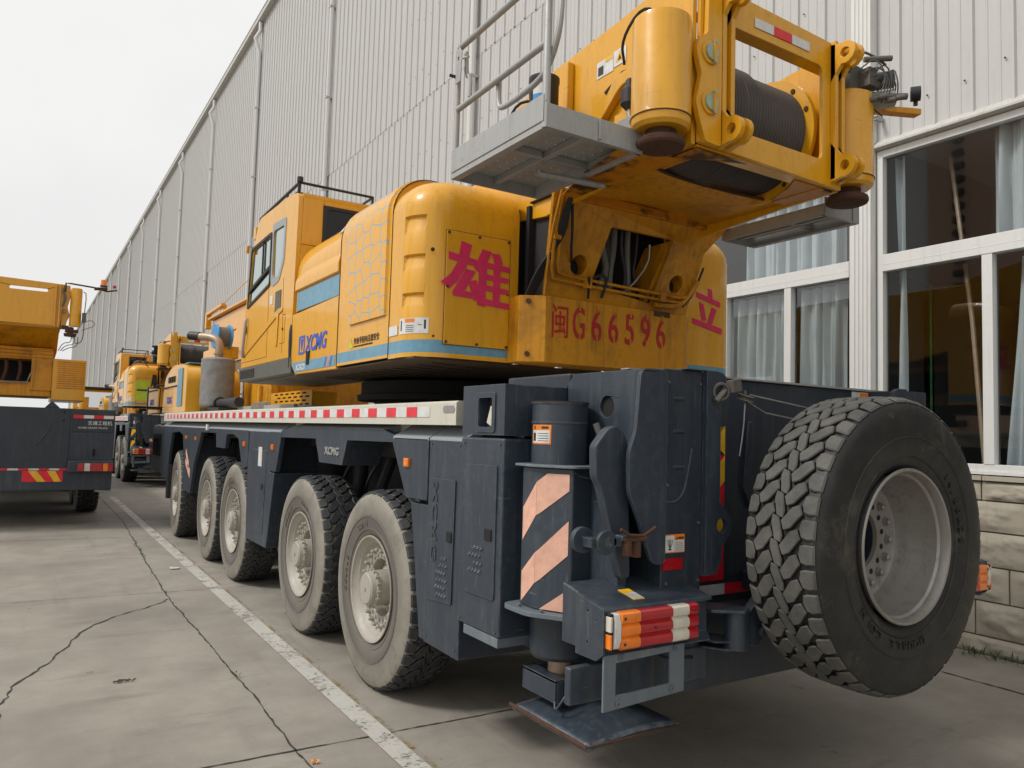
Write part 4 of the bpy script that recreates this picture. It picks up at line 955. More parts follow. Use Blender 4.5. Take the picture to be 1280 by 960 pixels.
# honeycomb hood section and the front hood
def shell(name, y0, y1, zb, zt, r, x0=2.10, x1=3.02, mat='yellow', bands=None, front=None, nb=10):
    """side wall with rounded top edge, run along y"""
    prof = [(x1, zb), (x0, zb)]+([(x0, b) for b in bands] if bands else [])+[(x0+r-r*math.cos(R(90*i/nb)), zt-r+r*math.sin(R(90*i/nb))) for i in range(nb+1)]+[(x1, zt)]
    mb = MB(); k = len(prof)
    vs_ = [(a, y0, b) for a, b in prof]+[(a, y1, b) for a, b in prof]
    o = 0; mb.v += vs_
    mats = [mat, 'stripe_blue', 'black_parts']
    for j in range(k):
        j2 = (j+1) % k; zz = (prof[j][1]+prof[j2][1])/2
        mi = 0
        if bands and prof[j][0] == x0 and prof[j2][0] == x0:
            idx = j-1; mi = 1 if idx % 2 == 1 else 0
        if j == 0: mi = 2
        mb.f.append([j, j2, j2+k, j+k]); mb.m.append(mi); mb.sm.append(True)
    mb.f.append(list(range(k))); mb.m.append(0); mb.sm.append(False)
    mb.f.append(list(range(2*k-1, k-1, -1))); mb.m.append(0); mb.sm.append(False)
    return mb.build(name, mats, CR, .004, angle=50)
h1 = shell('hood', 4.94, 5.97, 2.295, 3.60, .28, bands=[2.318, 2.40])
# raised honeycomb printed panel, follows the shoulder
prof = [(2.10, 2.60), (2.10, 3.32)]+[(2.10+.28-.28*math.cos(R(a)), 3.32+.28*math.sin(R(a))) for a in (12, 24, 36, 48, 60, 70)]
mb = MB(); k = len(prof)
def off(i, d):
    a = Vector(prof[max(0, i-1)]); c = Vector(prof[min(k-1, i+1)]); t = (c-a).normalized(); nn = Vector((-t.y, t.x)); q = Vector(prof[i])+nn*d; return q
ya = lambda i: 4.985+0*i
yb = lambda i: 5.70+.22*min(1, i/2)-(.10 if i > 5 else 0)
vs_ = []
for i in range(k):
    q = off(i, .018); q0 = off(i, -.004); q1 = off(i, .012)
    vs_ += [(q0.x, ya(i), q0.y), (q.x, ya(i)+.012, q.y), (q.x, yb(i)-.012, q.y), (q0.x, yb(i), q0.y)]
for i in range(k-1):
    for j in range(3): mb.f.append([i*4+j, i*4+j+1, (i+1)*4+j+1, (i+1)*4+j]); mb.m.append(0); mb.sm.append(True)
mb.v = vs_; mb.f += [[0, 1, 2, 3], [(k-1)*4+j for j in range(4)]]; mb.m += [0, 0]; mb.sm += [False, False]
mb.build('honeycomb_panel', 'yellow_cells', h1, angle=30)
mb = MB().text('作业半径内注意安全', (2.097, 5.60, 2.445), LX, LY, .056, 0, .001, .004, 1.0).text('DO NOT STAND UNDER WORKING RADIUS', (2.097, 5.60, 2.418), LX, LY, .018, 0, .001, .0, 1.05)
mb.build('notice_lettering', 'text_black', h1)
MB().prism([(5.69, 2.415), (5.62, 2.415), (5.655, 2.49)], 'x', 2.096, 2.099).build('warning_sign', 'sticker_green', h1)
# rear hood trim rib dividing the sections
for y in (4.935, 5.975):
    mb = MB()
    pr = [(2.097, 2.30), (2.097, 3.32)]+[(2.097+.283-.283*math.cos(R(a)), 3.32+.283*math.sin(R(a))) for a in range(10, 91, 10)]+[(3.0, 3.603)]
    mb.tube([(a+.003, y, b) for a, b in pr], .0045, 6)
    mb.build('hood_gap', 'rust', h1)
h2 = shell('engine_cover', 5.98, 7.24, 2.885, 3.60, .34, x0=2.125)
mb = MB(); mb.prism([(2.10, 3.085), (2.125, 3.075), (2.14, 3.28), (2.11, 3.20), (2.10, 3.16)], 'y', 6.03, 7.22); mb.build('pressed_ledge', 'yellow', h2, .006)
MB().box(2.119, 2.124, 5.98, 7.20, 2.89, 3.066).build('blue_band', 'stripe_blue', h2)
MB().obox((2.205, 6.19, 3.495), (.6, 0, .8), (0, 1, 0), (-.8, 0, .6), .045, .07, .002).build('warning_label', 'refl_white', h2)
mb = MB(); mb.plate([(5.985, 2.275), (7.09, 2.285), (7.25, 2.40), (7.25, 2.86), (5.985, 2.876)], [], 'x', 2.098, 2.16); mb.box(2.16, 2.9, 5.985, 7.2, 2.30, 2.86)
h3 = mb.build('side_door', 'yellow', CR, .008)
mb = MB(); mb.prism([(6.0, 2.305), (7.095, 2.305), (7.195, 2.395), (6.0, 2.395)], 'x', 2.0945, 2.098); mb.build('blue_band', 'stripe_blue', h3)
mb = MB().text('XCMG', (2.095, 6.80, 2.475), LX, LY, .20, 0, .0015, .024, .96, shear=.2); mb.plate([(6.83, 2.46), (7.0, 2.46), (7.0, 2.63), (6.83, 2.63)], [[(6.855, 2.48), (6.855, 2.61), (6.975, 2.61), (6.975, 2.48)]], 'x', 2.0945, 2.0975); mb.prism([(6.87, 2.60), (6.96, 2.60), (6.915, 2.49)], 'x', 2.0945, 2.0975)
mb.build('logo_lettering', 'logo_blue', h3)
mb = MB().text('XCA220', (2.0935, 7.06, 2.318), LX, LY, .078, 0, .0015, .008, 1.0, shear=.1); mb.build('model_lettering', 'text_white', h3)
mb = MB()
for k in range(3): mb.add([(2.0935, 6.27-.07*k, 2.31), (2.0935, 6.24-.07*k, 2.31), (2.0935, 6.20-.07*k, 2.39), (2.0935, 6.23-.07*k, 2.39)], [(0, 1, 2, 3)], k % 2)
mb.build('slash_marks', ['logo_blue', 'orange_sticker'], h3, fix=False)
MB().box(2.085, 2.099, 6.67, 6.75, 2.355, 2.475).build('door_handle', 'inside_dark', h3, .012)
# black belly with louvers
mb = MB(); mb.box(2.12, 5.10, 4.55, 7.2, 2.272, 2.284)
bl = mb.build('belly_plate', 'underside', CR)
mb = MB()
for k in range(22): mb.obox((2.48+.3*(k % 2), 4.80+.11*k, 2.2705), (1, .25, 0), (-.25, 1, 0), (0, 0, 1), .12, .022, .002)
mb.build('belly_slots', 'inside_dark', bl)
mb = MB(); mb.lathe([(1.97, .80), (2.06, .80), (2.07, .96), (2.12, .97), (2.13, .93), (2.24, .93), (2.25, 0)], (3.6, 6.7, 0), (0, 0, 1), 72)
mb.build('slewing_ring', 'inside_dark', CR, angle=25)
# number plate beam
mb = MB(); mb.prism([(2.80, 4.50), (2.80, 4.36), (2.945, 4.25), (4.265, 4.25), (4.40, 4.36), (4.40, 4.50)], 'z', 2.285, 2.742); nb_ = mb.build('number_beam', 'yellow_grimy', CR, .006)
mb = MB(); 
mb.text('闽', (2.985, 4.247, 2.482), RX, RY, .25, 0, .0012, .004, .66)
for i, ch in enumerate('G66596'): mb.text(ch, (3.180+.154*i-(.012 if ch == 'G' else 0), 4.247, 2.472), RX, RY, .315, 0, .0012, .012, .52 if ch == 'G' else .66)
nl = mb.build('number_lettering', 'red_paint', nb_)
mb = MB()
for i in range(6):
    cx_ = 3.172+.156*i+.063
    mb.box(cx_-.006, cx_+.006, 4.244, 4.2475, 2.665, 2.715).box(cx_-.006, cx_+.006, 4.244, 4.2475, 2.465, 2.51)
mb.build('stencil_gaps', 'yellow_grimy', nb_)
mb = MB()
for x_, y_, z_ in ((2.85, 4.32, 2.70), (2.85, 4.32, 2.34)): mb.cyl((x_, y_, z_), (x_-.01, y_-.012, z_), .018, n=8)
mb.box(3.93, 4.09, 4.246, 4.26, 2.705, 2.745); mb.build('bolts', 'rust', nb_)
# slanted mast plate with openings
kk = .42
def mf(a, b, c): return (a, 4.30-(b-2.74)*kk+c, b)
hole = rounded_poly([(3.375, 3.255), (3.965, 3.255), (3.915, 2.80), (3.325, 2.86)], .02)
mb = MB(); mb.plate([(2.965, 2.735), (4.30, 2.735), (4.305, 3.06), (4.30, 3.20), (4.47, 3.42), (2.83, 3.42)], [hole, circ(3.182, 2.975, .068, 24), circ(4.112, 2.962, .064, 24)], 'x', 0, .03, fn=mf)
mast = mb.build('mast_plate', 'yellow_grimy', CR, .004)
mb = MB(); mb.prism([(4.36, 2.74), (7, 2.5), (7, 3.45), (4.07, 3.42)], 'x', 2.985, 3.0)
mb.build('mast_side', 'black_parts', CR, .004)  # left side coloured black to paint the shade in the cowl gap
for hx, hz in ((3.182, 2.975), (4.112, 2.962)):
    m_ = MB(); o3 = Vector(mf(hx, hz, .0)); ax_ = Vector((0, 1, 0)); m_.lathe([(.02, .068), (.10, .068), (.10, .072), (.02, .072)], o3, ax_, 24, closed=True); m_.build('hole_sleeve', 'yellow_grimy', mast)
    MB().cyl(o3+ax_*.10, o3+ax_*.102, .075, n=20).build('hole_shade', 'inside_dark', mast)  # dark disc at the sleeve end, painting the hole's inner shade
mb = MB(); mb.prism([(4.33, 2.74), (4.6, 2.74), (4.6, 3.45), (4.10, 3.45)], 'x', 4.30, 4.33); mb.build('mast_side', 'yellow_grimy', CR, .004)
MB().box(2.86, 3.0, 4.62, 4.66, 2.3, 3.42).box(2.93, 4.298, 4.46, 4.50, 2.745, 3.41).box(2.93, 4.298, 4.14, 4.459, 3.425, 3.435).build('mast_shade_sheets', 'inside_dark', CR)  # added dark sheets: painted shade inside the mast and in the cowl gap
mb = MB(); mb.plate([(3.955, 3.25), (3.99, 3.25), (3.90, 2.78), (3.86, 2.78)], [], 'x', .03, .3, fn=mf); mb.build('mast_rib', 'yellow_grimy', CR)
mb = MB(); rnd = random.Random(4)
for i, x_ in enumerate((3.42, 3.47, 3.53, 3.60, 3.66, 3.75)):
    mb.tube([(x_, 4.25, 3.30), (x_+.02, 4.28, 3.15), (x_+.10-.05*(i % 3), 4.30, 2.98), (x_-.02+.03*i, 4.34, 2.80), (x_, 4.4, 2.7)], (.026, .022, .026, .017, .022, .012)[i], 10, i % 2, 2)
mb.build('hydraulic_hoses', ['hose_wrap', 'hose'], CR)
mb = MB().tube([(3.83, 4.20, 3.22), (3.84, 4.22, 3.08), (3.70, 4.27, 2.88), (3.55, 4.30, 2.80)], .008, 6, smooth=1)
mb.build('brake_line', 'steel', CR)
# yellow hydraulic pipes across the mast
def mt(a, b, c=-.035): return mf(a, b, c)
mb = MB()
mb.tube([mt(2.885, 3.38), mt(2.905, 3.1), mt(2.96, 2.86), mt(3.02, 2.855), mt(3.27, 2.845), mt(3.57, 2.838), mt(3.95, 2.828), mt(4.25, 2.83)], .011, 8, smooth=1)
mb.tube([mt(2.93, 3.38), mt(2.95, 3.1), mt(2.995, 2.905), mt(3.06, 2.89), mt(3.35, 2.88), mt(3.97, 2.868), mt(4.22, 2.862), mt(4.27, 2.93)], .011, 8, smooth=1)
mb.tube([mt(2.87, 3.40), mt(2.875, 3.1), mt(2.93, 2.80), mt(2.94, 2.75)], .009, 8, smooth=1)
for a, b_ in ((3.27, 2.86), (3.98, 2.848), (2.915, 3.13)): mb.obox(mt(a, b_), (1, 0, 0), (0, 1, 0), (0, 0, 1), .028, .018, .035)
mb.tube([mt(3.93, 2.79), mt(4.02, 2.79), mt(4.16, 2.80), mt(4.25, 2.87), mt(4.29, 3.0)], .020, 8, smooth=2)
mb.build('hydraulic_pipe', 'yellow_grimy', CR)
mb = MB()
for i in range(5): mb.tube([mt(2.93+.012*i, 3.50, -.05), mt(2.95-.01*i, 3.30, -.06), mt(2.97-.012*i, 3.1, -.05), mt(2.88+.02*i, 2.95, .03), mt(2.86+.01*i, 2.68, .10)], .011, 6, smooth=2)
mb.tube([mt(2.97, 3.32, -.05), mt(3.02, 3.15, -.06), mt(3.05, 3.05, -.05), mt(3.10, 2.99, -.02), mt(3.14, 2.97, .06)], .010, 6, smooth=2)
mb.tube([mt(3.30, 2.90, -.05), mt(3.36, 2.93, -.06), mt(3.42, 2.90, -.05), mt(3.42, 2.78, -.04)], .012, 6, smooth=2); mb.tube([mt(3.26, 2.90, -.05), mt(3.30, 2.76, -.05)], .010, 6)
mb.tube([mt(4.2, 2.80, -.05), mt(4.27, 2.9, -.05), mt(4.31, 3.1, -.03)], .009, 6, smooth=1)
mb.build('cable_bundle', 'hose', CR)
# ------------------------------------------------------------ winch frame over the tail
wf = MB()
opening = rrect(3.22, 4.05, 3.535, 4.125, .045, 4)
wf.plate([(2.985, 3.40), (4.235, 3.375), (4.235, 4.30), (2.985, 4.33)], [opening], 'y', 2.90, 2.925)
wf = wf.build('winch_frame', 'yellow', CR, .005)
mb = MB()
mb.box(3.0, 4.22, 2.925, 3.02, 3.385, 3.40).box(3.0, 4.22, 2.925, 3.02, 3.50, 3.53).box(3.0, 4.22, 2.925, 3.0, 4.13, 4.15).box(3.0, 4.22, 2.925, 3.02, 4.285, 4.30)
mb.prism([(2.925, 3.39), (2.925, 4.42), (3.55, 4.36), (4.4, 4.3), (5.2, 4.05), (5.2, 3.4), (4.3, 3.30), (3.3, 3.37)], 'x', 2.955, 2.985)
mb.prism([(2.925, 3.37), (2.925, 4.30), (3.3, 4.26), (4.0, 4.18), (5.2, 3.95), (5.2, 3.4), (4.3, 3.30), (3.3, 3.36)], 'x', 4.215, 4.24)
mb.build('side_plate', 'yellow', wf, .004)
# left bearing plate with two pin covers
mb = MB(); o_ = [(3.00, 3.395), (3.12, 3.39), (3.12, 4.42), (3.02, 4.42), (3.01, 4.0), (2.955, 3.965), (2.925, 3.90), (2.94, 3.83), (2.965, 3.76), (2.945, 3.68), (2.925, 3.60), (2.95, 3.52)]
mb.plate(rounded_poly(o_, .02), [], 'y', 2.865, 2.898); bp = mb.build('bearing_plate', 'yellow', wf, .004)
for z in (3.895, 3.615):
    MB().cyl((3.03, 2.866, z), (3.03, 2.856, z), .068, n=28).build('pin_boss', 'yellow', bp, .003)
for z in (3.895, 3.615):
    mb = MB(); mb.cyl((3.03, 2.858, z), (3.03, 2.846, z), .046, n=28)
    for s in (-1, 1): mb.cyl((3.045, 2.846, z+s*.055), (3.045, 2.834, z+s*.055), .012, n=6)
    mb.build('pin_cover', 'green_steel', bp, .002)
MB().box(3.035, 3.05, 2.836, 2.849, 3.845, 3.945).box(3.035, 3.05, 2.836, 2.849, 3.565, 3.665).build('pin_lock', 'yellow', bp)
# lug plates: thickness across x, eyes poking backwards
def lug(x, z, flip, par):
    s = -1 if flip else 1
    o_ = [(2.90, z+s*.17), (2.90, z-s*.085)]+[(2.80+.072*math.cos(R(a)), z+s*.072*math.sin(R(a))) for a in (290, 265, 240, 215, 190, 165, 140, 115, 90, 70)]
    m_ = MB()
    for xx in (x, x+.066): m_.plate([(a, b) for a, b in o_], [circ(2.80, z, .030, 18)], 'x', xx, xx+.032)
    return m_.build('boom_lug', 'yellow', par, .004)
for z, fl_ in ((3.475, False), (4.26, True)): lug(3.125, z, fl_, wf)
for z, fl_ in ((3.49, False), (4.20, True)): lug(4.125, z, fl_, wf)
for xx in (3.125, 3.191, 4.125, 4.191): MB().box(xx, xx+.032, 2.862, 2.90, 3.42, 4.30).build('vertical_rib', 'yellow', wf, .004)
mb = MB(); z = 4.205
for i, m_ in enumerate((0, 1, 0)): mb.box(3.42+.165*i, 3.42+.165*(i+1), 2.894, 2.898, z-.028, z+.028, m_)
mb.build('reflective_tape', ['refl_white', 'refl_red'], wf)
# drum with coiled rope
mb = MB(); pf = []; x = 3.10
import math as _m
while x < 4.07:
    rr_ = .335+(.018 if 3.5 < x < 3.62 else 0)+(.012 if x < 3.5 else 0)
    for t in range(5): pf.append((x+.026*t/5, rr_+.012*math.sin(PI*t/5)))
    x += .026
mb.lathe([(pf[0][0], 0)]+pf+[(pf[-1][0], 0)], (0, 3.38, 3.785), (1, 0, 0), 56); drum = mb.build('rope_drum', 'rope', CR, angle=70)
mb = MB(); mb.lathe([(4.07, .0), (4.07, .405), (4.095, .41), (4.11, .40), (4.11, 0)], (0, 3.38, 3.785), (1, 0, 0), 56)
for i in range(9):
    th = 2*PI*(i+.3*(i%2))/9; mb.cyl((4.072, 3.38+.37*math.cos(th), 3.78+.37*math.sin(th)), (4.062, 3.38+.37*math.cos(th), 3.78+.37*math.sin(th)), .016, n=10, m=1)
mb.build('drum_flange', ['yellow', 'rust'], drum, angle=30)
# belly pan under the winch: a hollow orange trough
mb = MB(); N_ = 18; vs_ = []
for i in range(N_+1):
    for j in range(7):
        u = i/N_; v_ = j/6; x_ = 2.985+1.25*u; y_ = 3.26+.20*math.sin(PI*u)**.7+(4.08-3.26-.20*math.sin(PI*u)**.7)*v_
        z_ = 3.385+.05*math.sin(PI*u)-.0*v_-.04*math.sin(PI*u)*(math.sin(PI*min(1, v_*1.1)))
        vs_.append((x_, y_, z_))
mb.add(vs_, [(i*7+j, (i+1)*7+j, (i+1)*7+j+1, i*7+j+1) for i in range(N_) for j in range(6)], 0, True)
mb.tube([(2.99+1.24*i/10, 3.26+.20*math.sin(PI*i/10)**.7, 3.383+.05*math.sin(PI*i/10)) for i in range(11)], .010, 6, 1)
mb.build('belly_pan', ['yellow_grimy', 'rust'], wf, fix=False)
MB().box(2.985, 3.12, 2.95, 3.3, 3.385, 3.40).build('belly_rim', 'yellow_grease', wf, .004); MB().box(2.985, 4.22, 4.0, 4.1, 3.36, 3.42).build('belly_rim', 'yellow_grease', wf, .004)
mb = MB(); mb.box(4.08, 4.22, 2.95, 3.3, 3.37, 3.385)
mb.prism([(3.85, 2.95), (4.08, 2.95), (4.08, 3.3), (4.02, 3.22), (3.95, 3.08)], 'z', 3.376, 3.384); mb.build('belly_rim', 'yellow_grease', wf, .004)
mb = MB(); mb.prism([(2.99, 2.93), (3.40, 2.93), (3.22, 2.99), (3.10, 3.06), (3.05, 3.30), (2.99, 3.42)], 'z', 3.3715, 3.3745); mb.prism([(2.62, 3.10), (2.99, 3.06), (2.99, 3.95), (2.86, 3.98), (2.72, 3.6)], 'z', 3.345, 3.352); mb.build('greasy_plate', 'yellow_grease', wf)
# jack cylinders each side
def wcyl(x, y, flip):
    m_ = MB(); m_.lathe([(3.44, 0), (3.44, .14), (3.46, .158), (3.50, .162), (3.505, .166), (3.515, .162), (4.02, .160), (4.05, .155), (4.065, .13), (4.07, 0)], (x, y, 0), (0, 0, 1), 40); c_ = m_.build('counterweight_cylinder', 'yellow', CR, angle=28)
    m_ = MB(); m_.lathe([(3.44, .085), (3.405, .082), (3.40, .110), (3.390, .126), (3.378, .131), (3.362, .131), (3.350, .124), (3.343, .105), (3.335, .06), (3.33, 0)], (x, y, 0), (0, 0, 1), 36); m_.build('rusty_head', 'rust', c_, angle=30)
    m_ = MB(); m_.lathe([(3.497, .1655), (3.50, .1675), (3.503, .1655)], (x, y, 0), (0, 0, 1), 36); m_.build('seal_ring', 'rust', c_)
    sx_ = 1 if not flip else -1
    a0, a1 = sorted((x+sx_*.13, x+sx_*.19))
    m_ = MB(); m_.box(a0, a1, y-.05, y+.05, 3.55, 3.72).box(a0, a1, y-.05, y+.05, 3.85, 3.98); m_.build('cylinder_clamp', 'yellow', c_, .01)
    return c_
wcyl(2.80, 3.0, False); wcyl(4.43, 2.99, True)
mb = MB(); mb.tube([(2.80, 3.0, 4.07), (2.80, 3.02, 4.12), (2.88, 3.05, 4.14), (3.0, 3.1, 4.2)], .016, 8, smooth=2).tube([(2.77, 2.98, 4.07), (2.70, 3.05, 4.14), (2.68, 3.2, 4.0), (2.75, 3.25, 3.9)], .009, 6, smooth=2).lathe([(0, 0), (0, .035), (.05, .03), (.06, 0)], (2.80, 3.0, 4.065), (0, 0, 1), 12)
mb.build('cylinder_hose', 'hose', CR)
# accumulator bulb and valve block
mb = MB(); mb.lathe([(3.76, 0), (3.76, .03), (3.79, .055), (3.87, .055), (3.90, .03), (3.93, .028), (3.94, .02), (3.94, 0)], (2.84, 3.30, -.08), (0, 0, 1), 20); mb.build('accumulator', 'logo_blue' if False else 'hose', CR, angle=30)
mb = MB(); mb.cyl((2.84, 3.30, 3.62), (2.84, 3.30, 3.68), .018, n=10).box(2.80, 2.90, 3.24, 3.36, 3.52, 3.62); mb.build('valve_block', 'steel', CR, .004)
mb = MB(); mb.tube([(2.96, 3.58, 3.60), (2.88, 3.52, 3.64), (2.84, 3.42, 3.60), (2.83, 3.34, 3.56)], .014, 8, smooth=2).tube([(2.96, 3.5, 3.52), (2.88, 3.45, 3.54), (2.83, 3.34, 3.52)], .011, 8, smooth=2).box(2.86, 2.95, 3.35, 3.46, 3.58, 3.70); mb.build('hydraulic_pipe', 'yellow', CR)
mb = MB(); Yt = 0
for (a0, a1, b0, b1, m_) in ((3.30, 3.50, 4.10, 4.20, 0), (3.51, 3.62, 4.08, 4.18, 0), (3.41, 3.49, 4.165, 4.195, 1), (3.325, 3.385, 4.115, 4.185, 2), (3.54, 3.60, 4.10, 4.16, 3)): pass
mb.box(2.951, 2.9545, 3.475, 3.59, 4.075, 4.175, 0).box(2.951, 2.9545, 3.595, 3.755, 4.06, 4.165, 0).box(2.949, 2.9515, 3.60, 3.67, 4.14, 4.162, 1).box(2.949, 2.9515, 3.69, 3.74, 4.075, 4.13, 2)
mb.add([(2.9505, 3.49, 4.095), (2.9505, 3.575, 4.095), (2.9505, 3.532, 4.165)], [(0, 1, 2)], 1)
mb.add([(2.9495, 3.515, 4.105), (2.9495, 3.55, 4.105), (2.9495, 3.532, 4.14)], [(0, 1, 2)], 2)
mb.build('warning_label', ['refl_white', 'refl_yellow', 'text_black'], wf, fix=False)
mb = MB(); mb.prism([(3.28, 3.42), (3.40, 3.42), (3.52, 3.75), (3.80, 3.86), (4.02, 3.88), (4.02, 4.27), (3.7, 4.27), (3.7, 4.18), (3.5, 3.9), (3.32, 3.8)], 'x', 2.925, 2.953) if False else None
mb.box(2.90, 2.954, 4.00, 4.05, 3.45, 4.27).prism(rounded_poly([(3.10, 3.99), (3.50, 3.98), (3.72, 3.86), (3.84, 3.62), (3.84, 3.52), (3.76, 3.52), (3.70, 3.70), (3.46, 3.90), (3.10, 3.90)], .05), 'x', 2.90, 2.954)
mb.build('side_stiffener', 'yellow', wf, .008)
# light and camera bar on the right
LB = MB(); LB.box(4.24, 4.62, 3.02, 3.05, 3.98, 4.05).obox((4.75, 2.90, 4.02), (1, -.35, .05), (.35, 1, 0), (0, 0, 1), .23, .035, .02).box(4.4, 4.42, 3.0, 3.1, 3.98, 4.28)
lb = LB.build('light_bracket', 'yellow_grimy', CR, .004)
mb = MB(); mb.box(4.36, 4.50, 2.92, 3.04, 4.05, 4.25).cyl((4.45, 2.98, 4.12), (4.52, 2.92, 4.13), .045, n=20); mb.build('junction_box', 'olive', lb, .006)
for (x_, y_, z_, m_) in ((4.66, 2.90, 4.20, 'hose'), (4.60, 2.86, 4.04, 'galv')):
    a = Vector((x_, y_, z_)); d = Vector((.55, -.8, .02)).normalized()
    l_ = MB().cyl(a-d*.14, a+d*.08, .056, n=24).build('spot_lamp', m_, lb, .004)
    MB().cyl(a+d*.0805, a+d*.086, .046, n=24).cyl(a+d*.086, a+d*.09, .01, n=8).build('lens', 'galv', l_, .002)
a = Vector((4.90, 2.80, 4.14)); MB().lathe([(-.03, .02), (-.03, .048), (.03, .048), (.03, .02)], a, (.55, -.8, 0), 20, closed=True).obox(a-Vector((0, 0, .05)), (1, 0, 0), (0, 1, 0), (0, 0, 1), .01, .01, .03).build('warning_horn', 'hose', lb)
mb = MB(); mb.box(4.45, 4.53, 2.84, 2.93, 4.10, 4.22).box(4.50, 4.60, 2.86, 2.94, 4.12, 4.16).cyl((4.40, 2.90, 4.02), (4.66, 2.72, 4.03), .022, n=12).cyl((4.42, 2.86, 4.26), (4.56, 2.76, 4.27), .018, n=10)
for k in range(4): mb.lathe([(0, 0), (0, .018), (.05, .018), (.05, 0)], (4.44+.05*k, 2.84-.03*k, 3.99+.02*(k % 2)), (.55, -.8, .1), 12)
mb.box(4.34, 4.36, 2.90, 2.96, 4.20, 4.34).tube([(4.35, 2.9, 4.33), (4.48, 2.84, 4.30), (4.56, 2.8, 4.24)], .009, 6, smooth=1); mb.build('valve_cluster', 'old_steel', lb, .003)
mb = MB(); rnd = random.Random(6)
for k in range(7): mb.tube([(4.40+.03*k, 2.88, 4.20-.02*k), (4.46+.03*k, 2.80, 4.27-.05*(k % 3)), (4.52+.02*k, 2.76, 4.12), (4.46+.04*k, 2.82, 3.97+.01*k)], .005, 5, smooth=2)
mb.build('cluster_wires', 'olive', lb)
MB().tube([(4.4, 3.0, 4.2), (4.5, 2.95, 4.23), (4.62, 2.9, 4.18), (4.55, 2.92, 4.02), (4.6, 2.85, 3.93)], .004, 5, smooth=2).build('wiring', 'hose', lb)
# folding platforms with guard rails
def platform(mirror, x0=2.10, y0=3.07):
    f = (lambda x: 7.2-x) if mirror else (lambda x: x)
    def bx(mb, x0, x1, *r_): a, b_ = sorted((f(x0), f(x1))); mb.box(a, b_, *r_)
    mb = MB(); x1, y1 = 2.74, 4.08; z0, z1 = 3.325, 3.44
    bx(mb, x0+.03, x1-.0, y0+.012, y1-.01, z0+.075, z0+.083)
    bx(mb, x0, x1, y0, y0+.01, z0, z1+.01); bx(mb, x0, x1, y0+.01, y0+.03, z0, z0+.008); bx(mb, x0, x1, y1-.01, y1, z0, z0+.09)
    bx(mb, x0, x0+.01, y0+.011, y1-.011, z0, z1+.03); bx(mb, x0-.006, x0, y0+.02, y1-.01, z0+.035, z1+.06)
    bx(mb, x0+.01, x0+.05, y0+.03, y1-.011, z0, z0+.008); bx(mb, x1-.03, x1, y0+.011, y1-.011, z0, z0+.075)
    xm = (x0+x1)/2; bx(mb, xm-.02, xm+.02, y0+.011, y1-.011, z0+.035, z0+.074); bx(mb, x0+.011, xm-.03, 3.52, 3.56, z0+.035, z0+.074); bx(mb, xm+.03, x1-.03, 3.52, 3.56, z0+.035, z0+.074)
    bx(mb, 2.43, 2.445, y0-.012, y0, z0+.01, z1)
    p = mb.build('platform', 'galv', CR, .003)
    mb = MB()
    for i in range(8):
        for j in range(11):
            mb.cyl((f(x0+.09+(x1-x0-.15)*i/7.5), y0+.08+.08*j, z0+.0745), (f(x0+.09+(x1-x0-.15)*i/7.5), y0+.08+.08*j, z0+.0685), .0045, n=5)
    mb.build('anti_slip_studs', 'refl_white', p)
    return p
pl = platform(False); platform(True, 2.36, 3.17)
MB().tube([(2.42, 3.60, 3.30), (2.86, 3.55, 3.30)], .02, 8).build('support_arm', 'galv', pl)
mb = MB(); xr = 2.118
mb.tube([(xr, 3.10, 3.33), (xr, 3.10, 4.30), (xr, 3.2, 4.45)], .021, 12).tube([(xr, 4.06, 3.33), (xr, 4.06, 4.12), (xr, 4.05, 4.14), (xr, 3.13, 4.16+.0)], .019, 12)
mb.tube([(xr, 4.05, 3.755), (xr, 3.10, 3.775)], .018, 12).tube([(xr+.03, 3.62, 3.78), (xr+.03, 3.62, 3.64), (xr+.03, 3.57, 3.60), (xr+.03, 3.2, 3.62), (xr+.03, 3.10, 3.70), (xr+.03, 3.03, 3.85), (xr+.03, 3.03, 4.10)], .016, 10, smooth=2)
mb.tube([(xr+.02, 4.0, 4.10), (xr+.02, 3.99, 3.95), (xr+.02, 3.94, 3.93), (xr+.02, 3.94, 3.80)], .014, 8, smooth=1)
rl = mb.build('guard_rail', 'galv', pl)
mb = MB(); mb.plate([(3.98, 3.90), (4.04, 3.90), (4.04, 4.1), (4.0, 4.12), (3.97, 4.08)], [circ(4.01, 4.05, .012, 10)], 'x', xr-.03, xr-.022).box(xr-.02, xr+.03, 3.02, 3.08, 4.05, 4.16)
mb.cyl((xr-.03, 3.95, 4.03), (xr-.03, 3.88, 4.01), .008, n=8); mb.build('rail_bracket', 'galv', rl, .003)
mb = MB().cyl((xr-.01, 4.06, 3.96), (xr-.05, 4.08, 3.97), .010, n=8).cyl((xr+.03, 3.0, 4.14), (xr+.05, 2.96, 4.16), .012, n=8); mb.build('rubber_stop', 'hose', rl)
# grease pump by the platform
mb = MB(); mb.lathe([(3.80, 0), (3.80, .08), (3.83, .095), (4.02, .095), (4.03, .10), (4.06, .10), (4.07, .07), (4.08, 0)], (2.70, 3.98, .02), (0, 0, 1), 28); gp = mb.build('grease_pump', 'inside_dark' if False else 'hose', CR, angle=30)
mb = MB(); wrapped(mb, 2.70, 3.98, .0965, 190, 235, 3.95, 4.02, 0); wrapped(mb, 2.70, 3.98, .0965, 190, 235, 3.91, 3.95, 1); mb.build('pump_label', ['refl_white', 'cyan_wheel'], gp, fix=False)
mb = MB(); mb.cyl((2.70, 3.98, 3.58), (2.70, 3.98, 3.80), .06, n=20).lathe([(-.10, 0), (-.10, .07), (.0, .085), (.10, .07), (.10, 0)], (2.80, 3.86, 3.74), (1, -.2, 0), 20).box(2.76, 2.95, 3.62, 3.75, 3.62, 3.74); mb.build('pump_motor', 'hose', CR, .004)
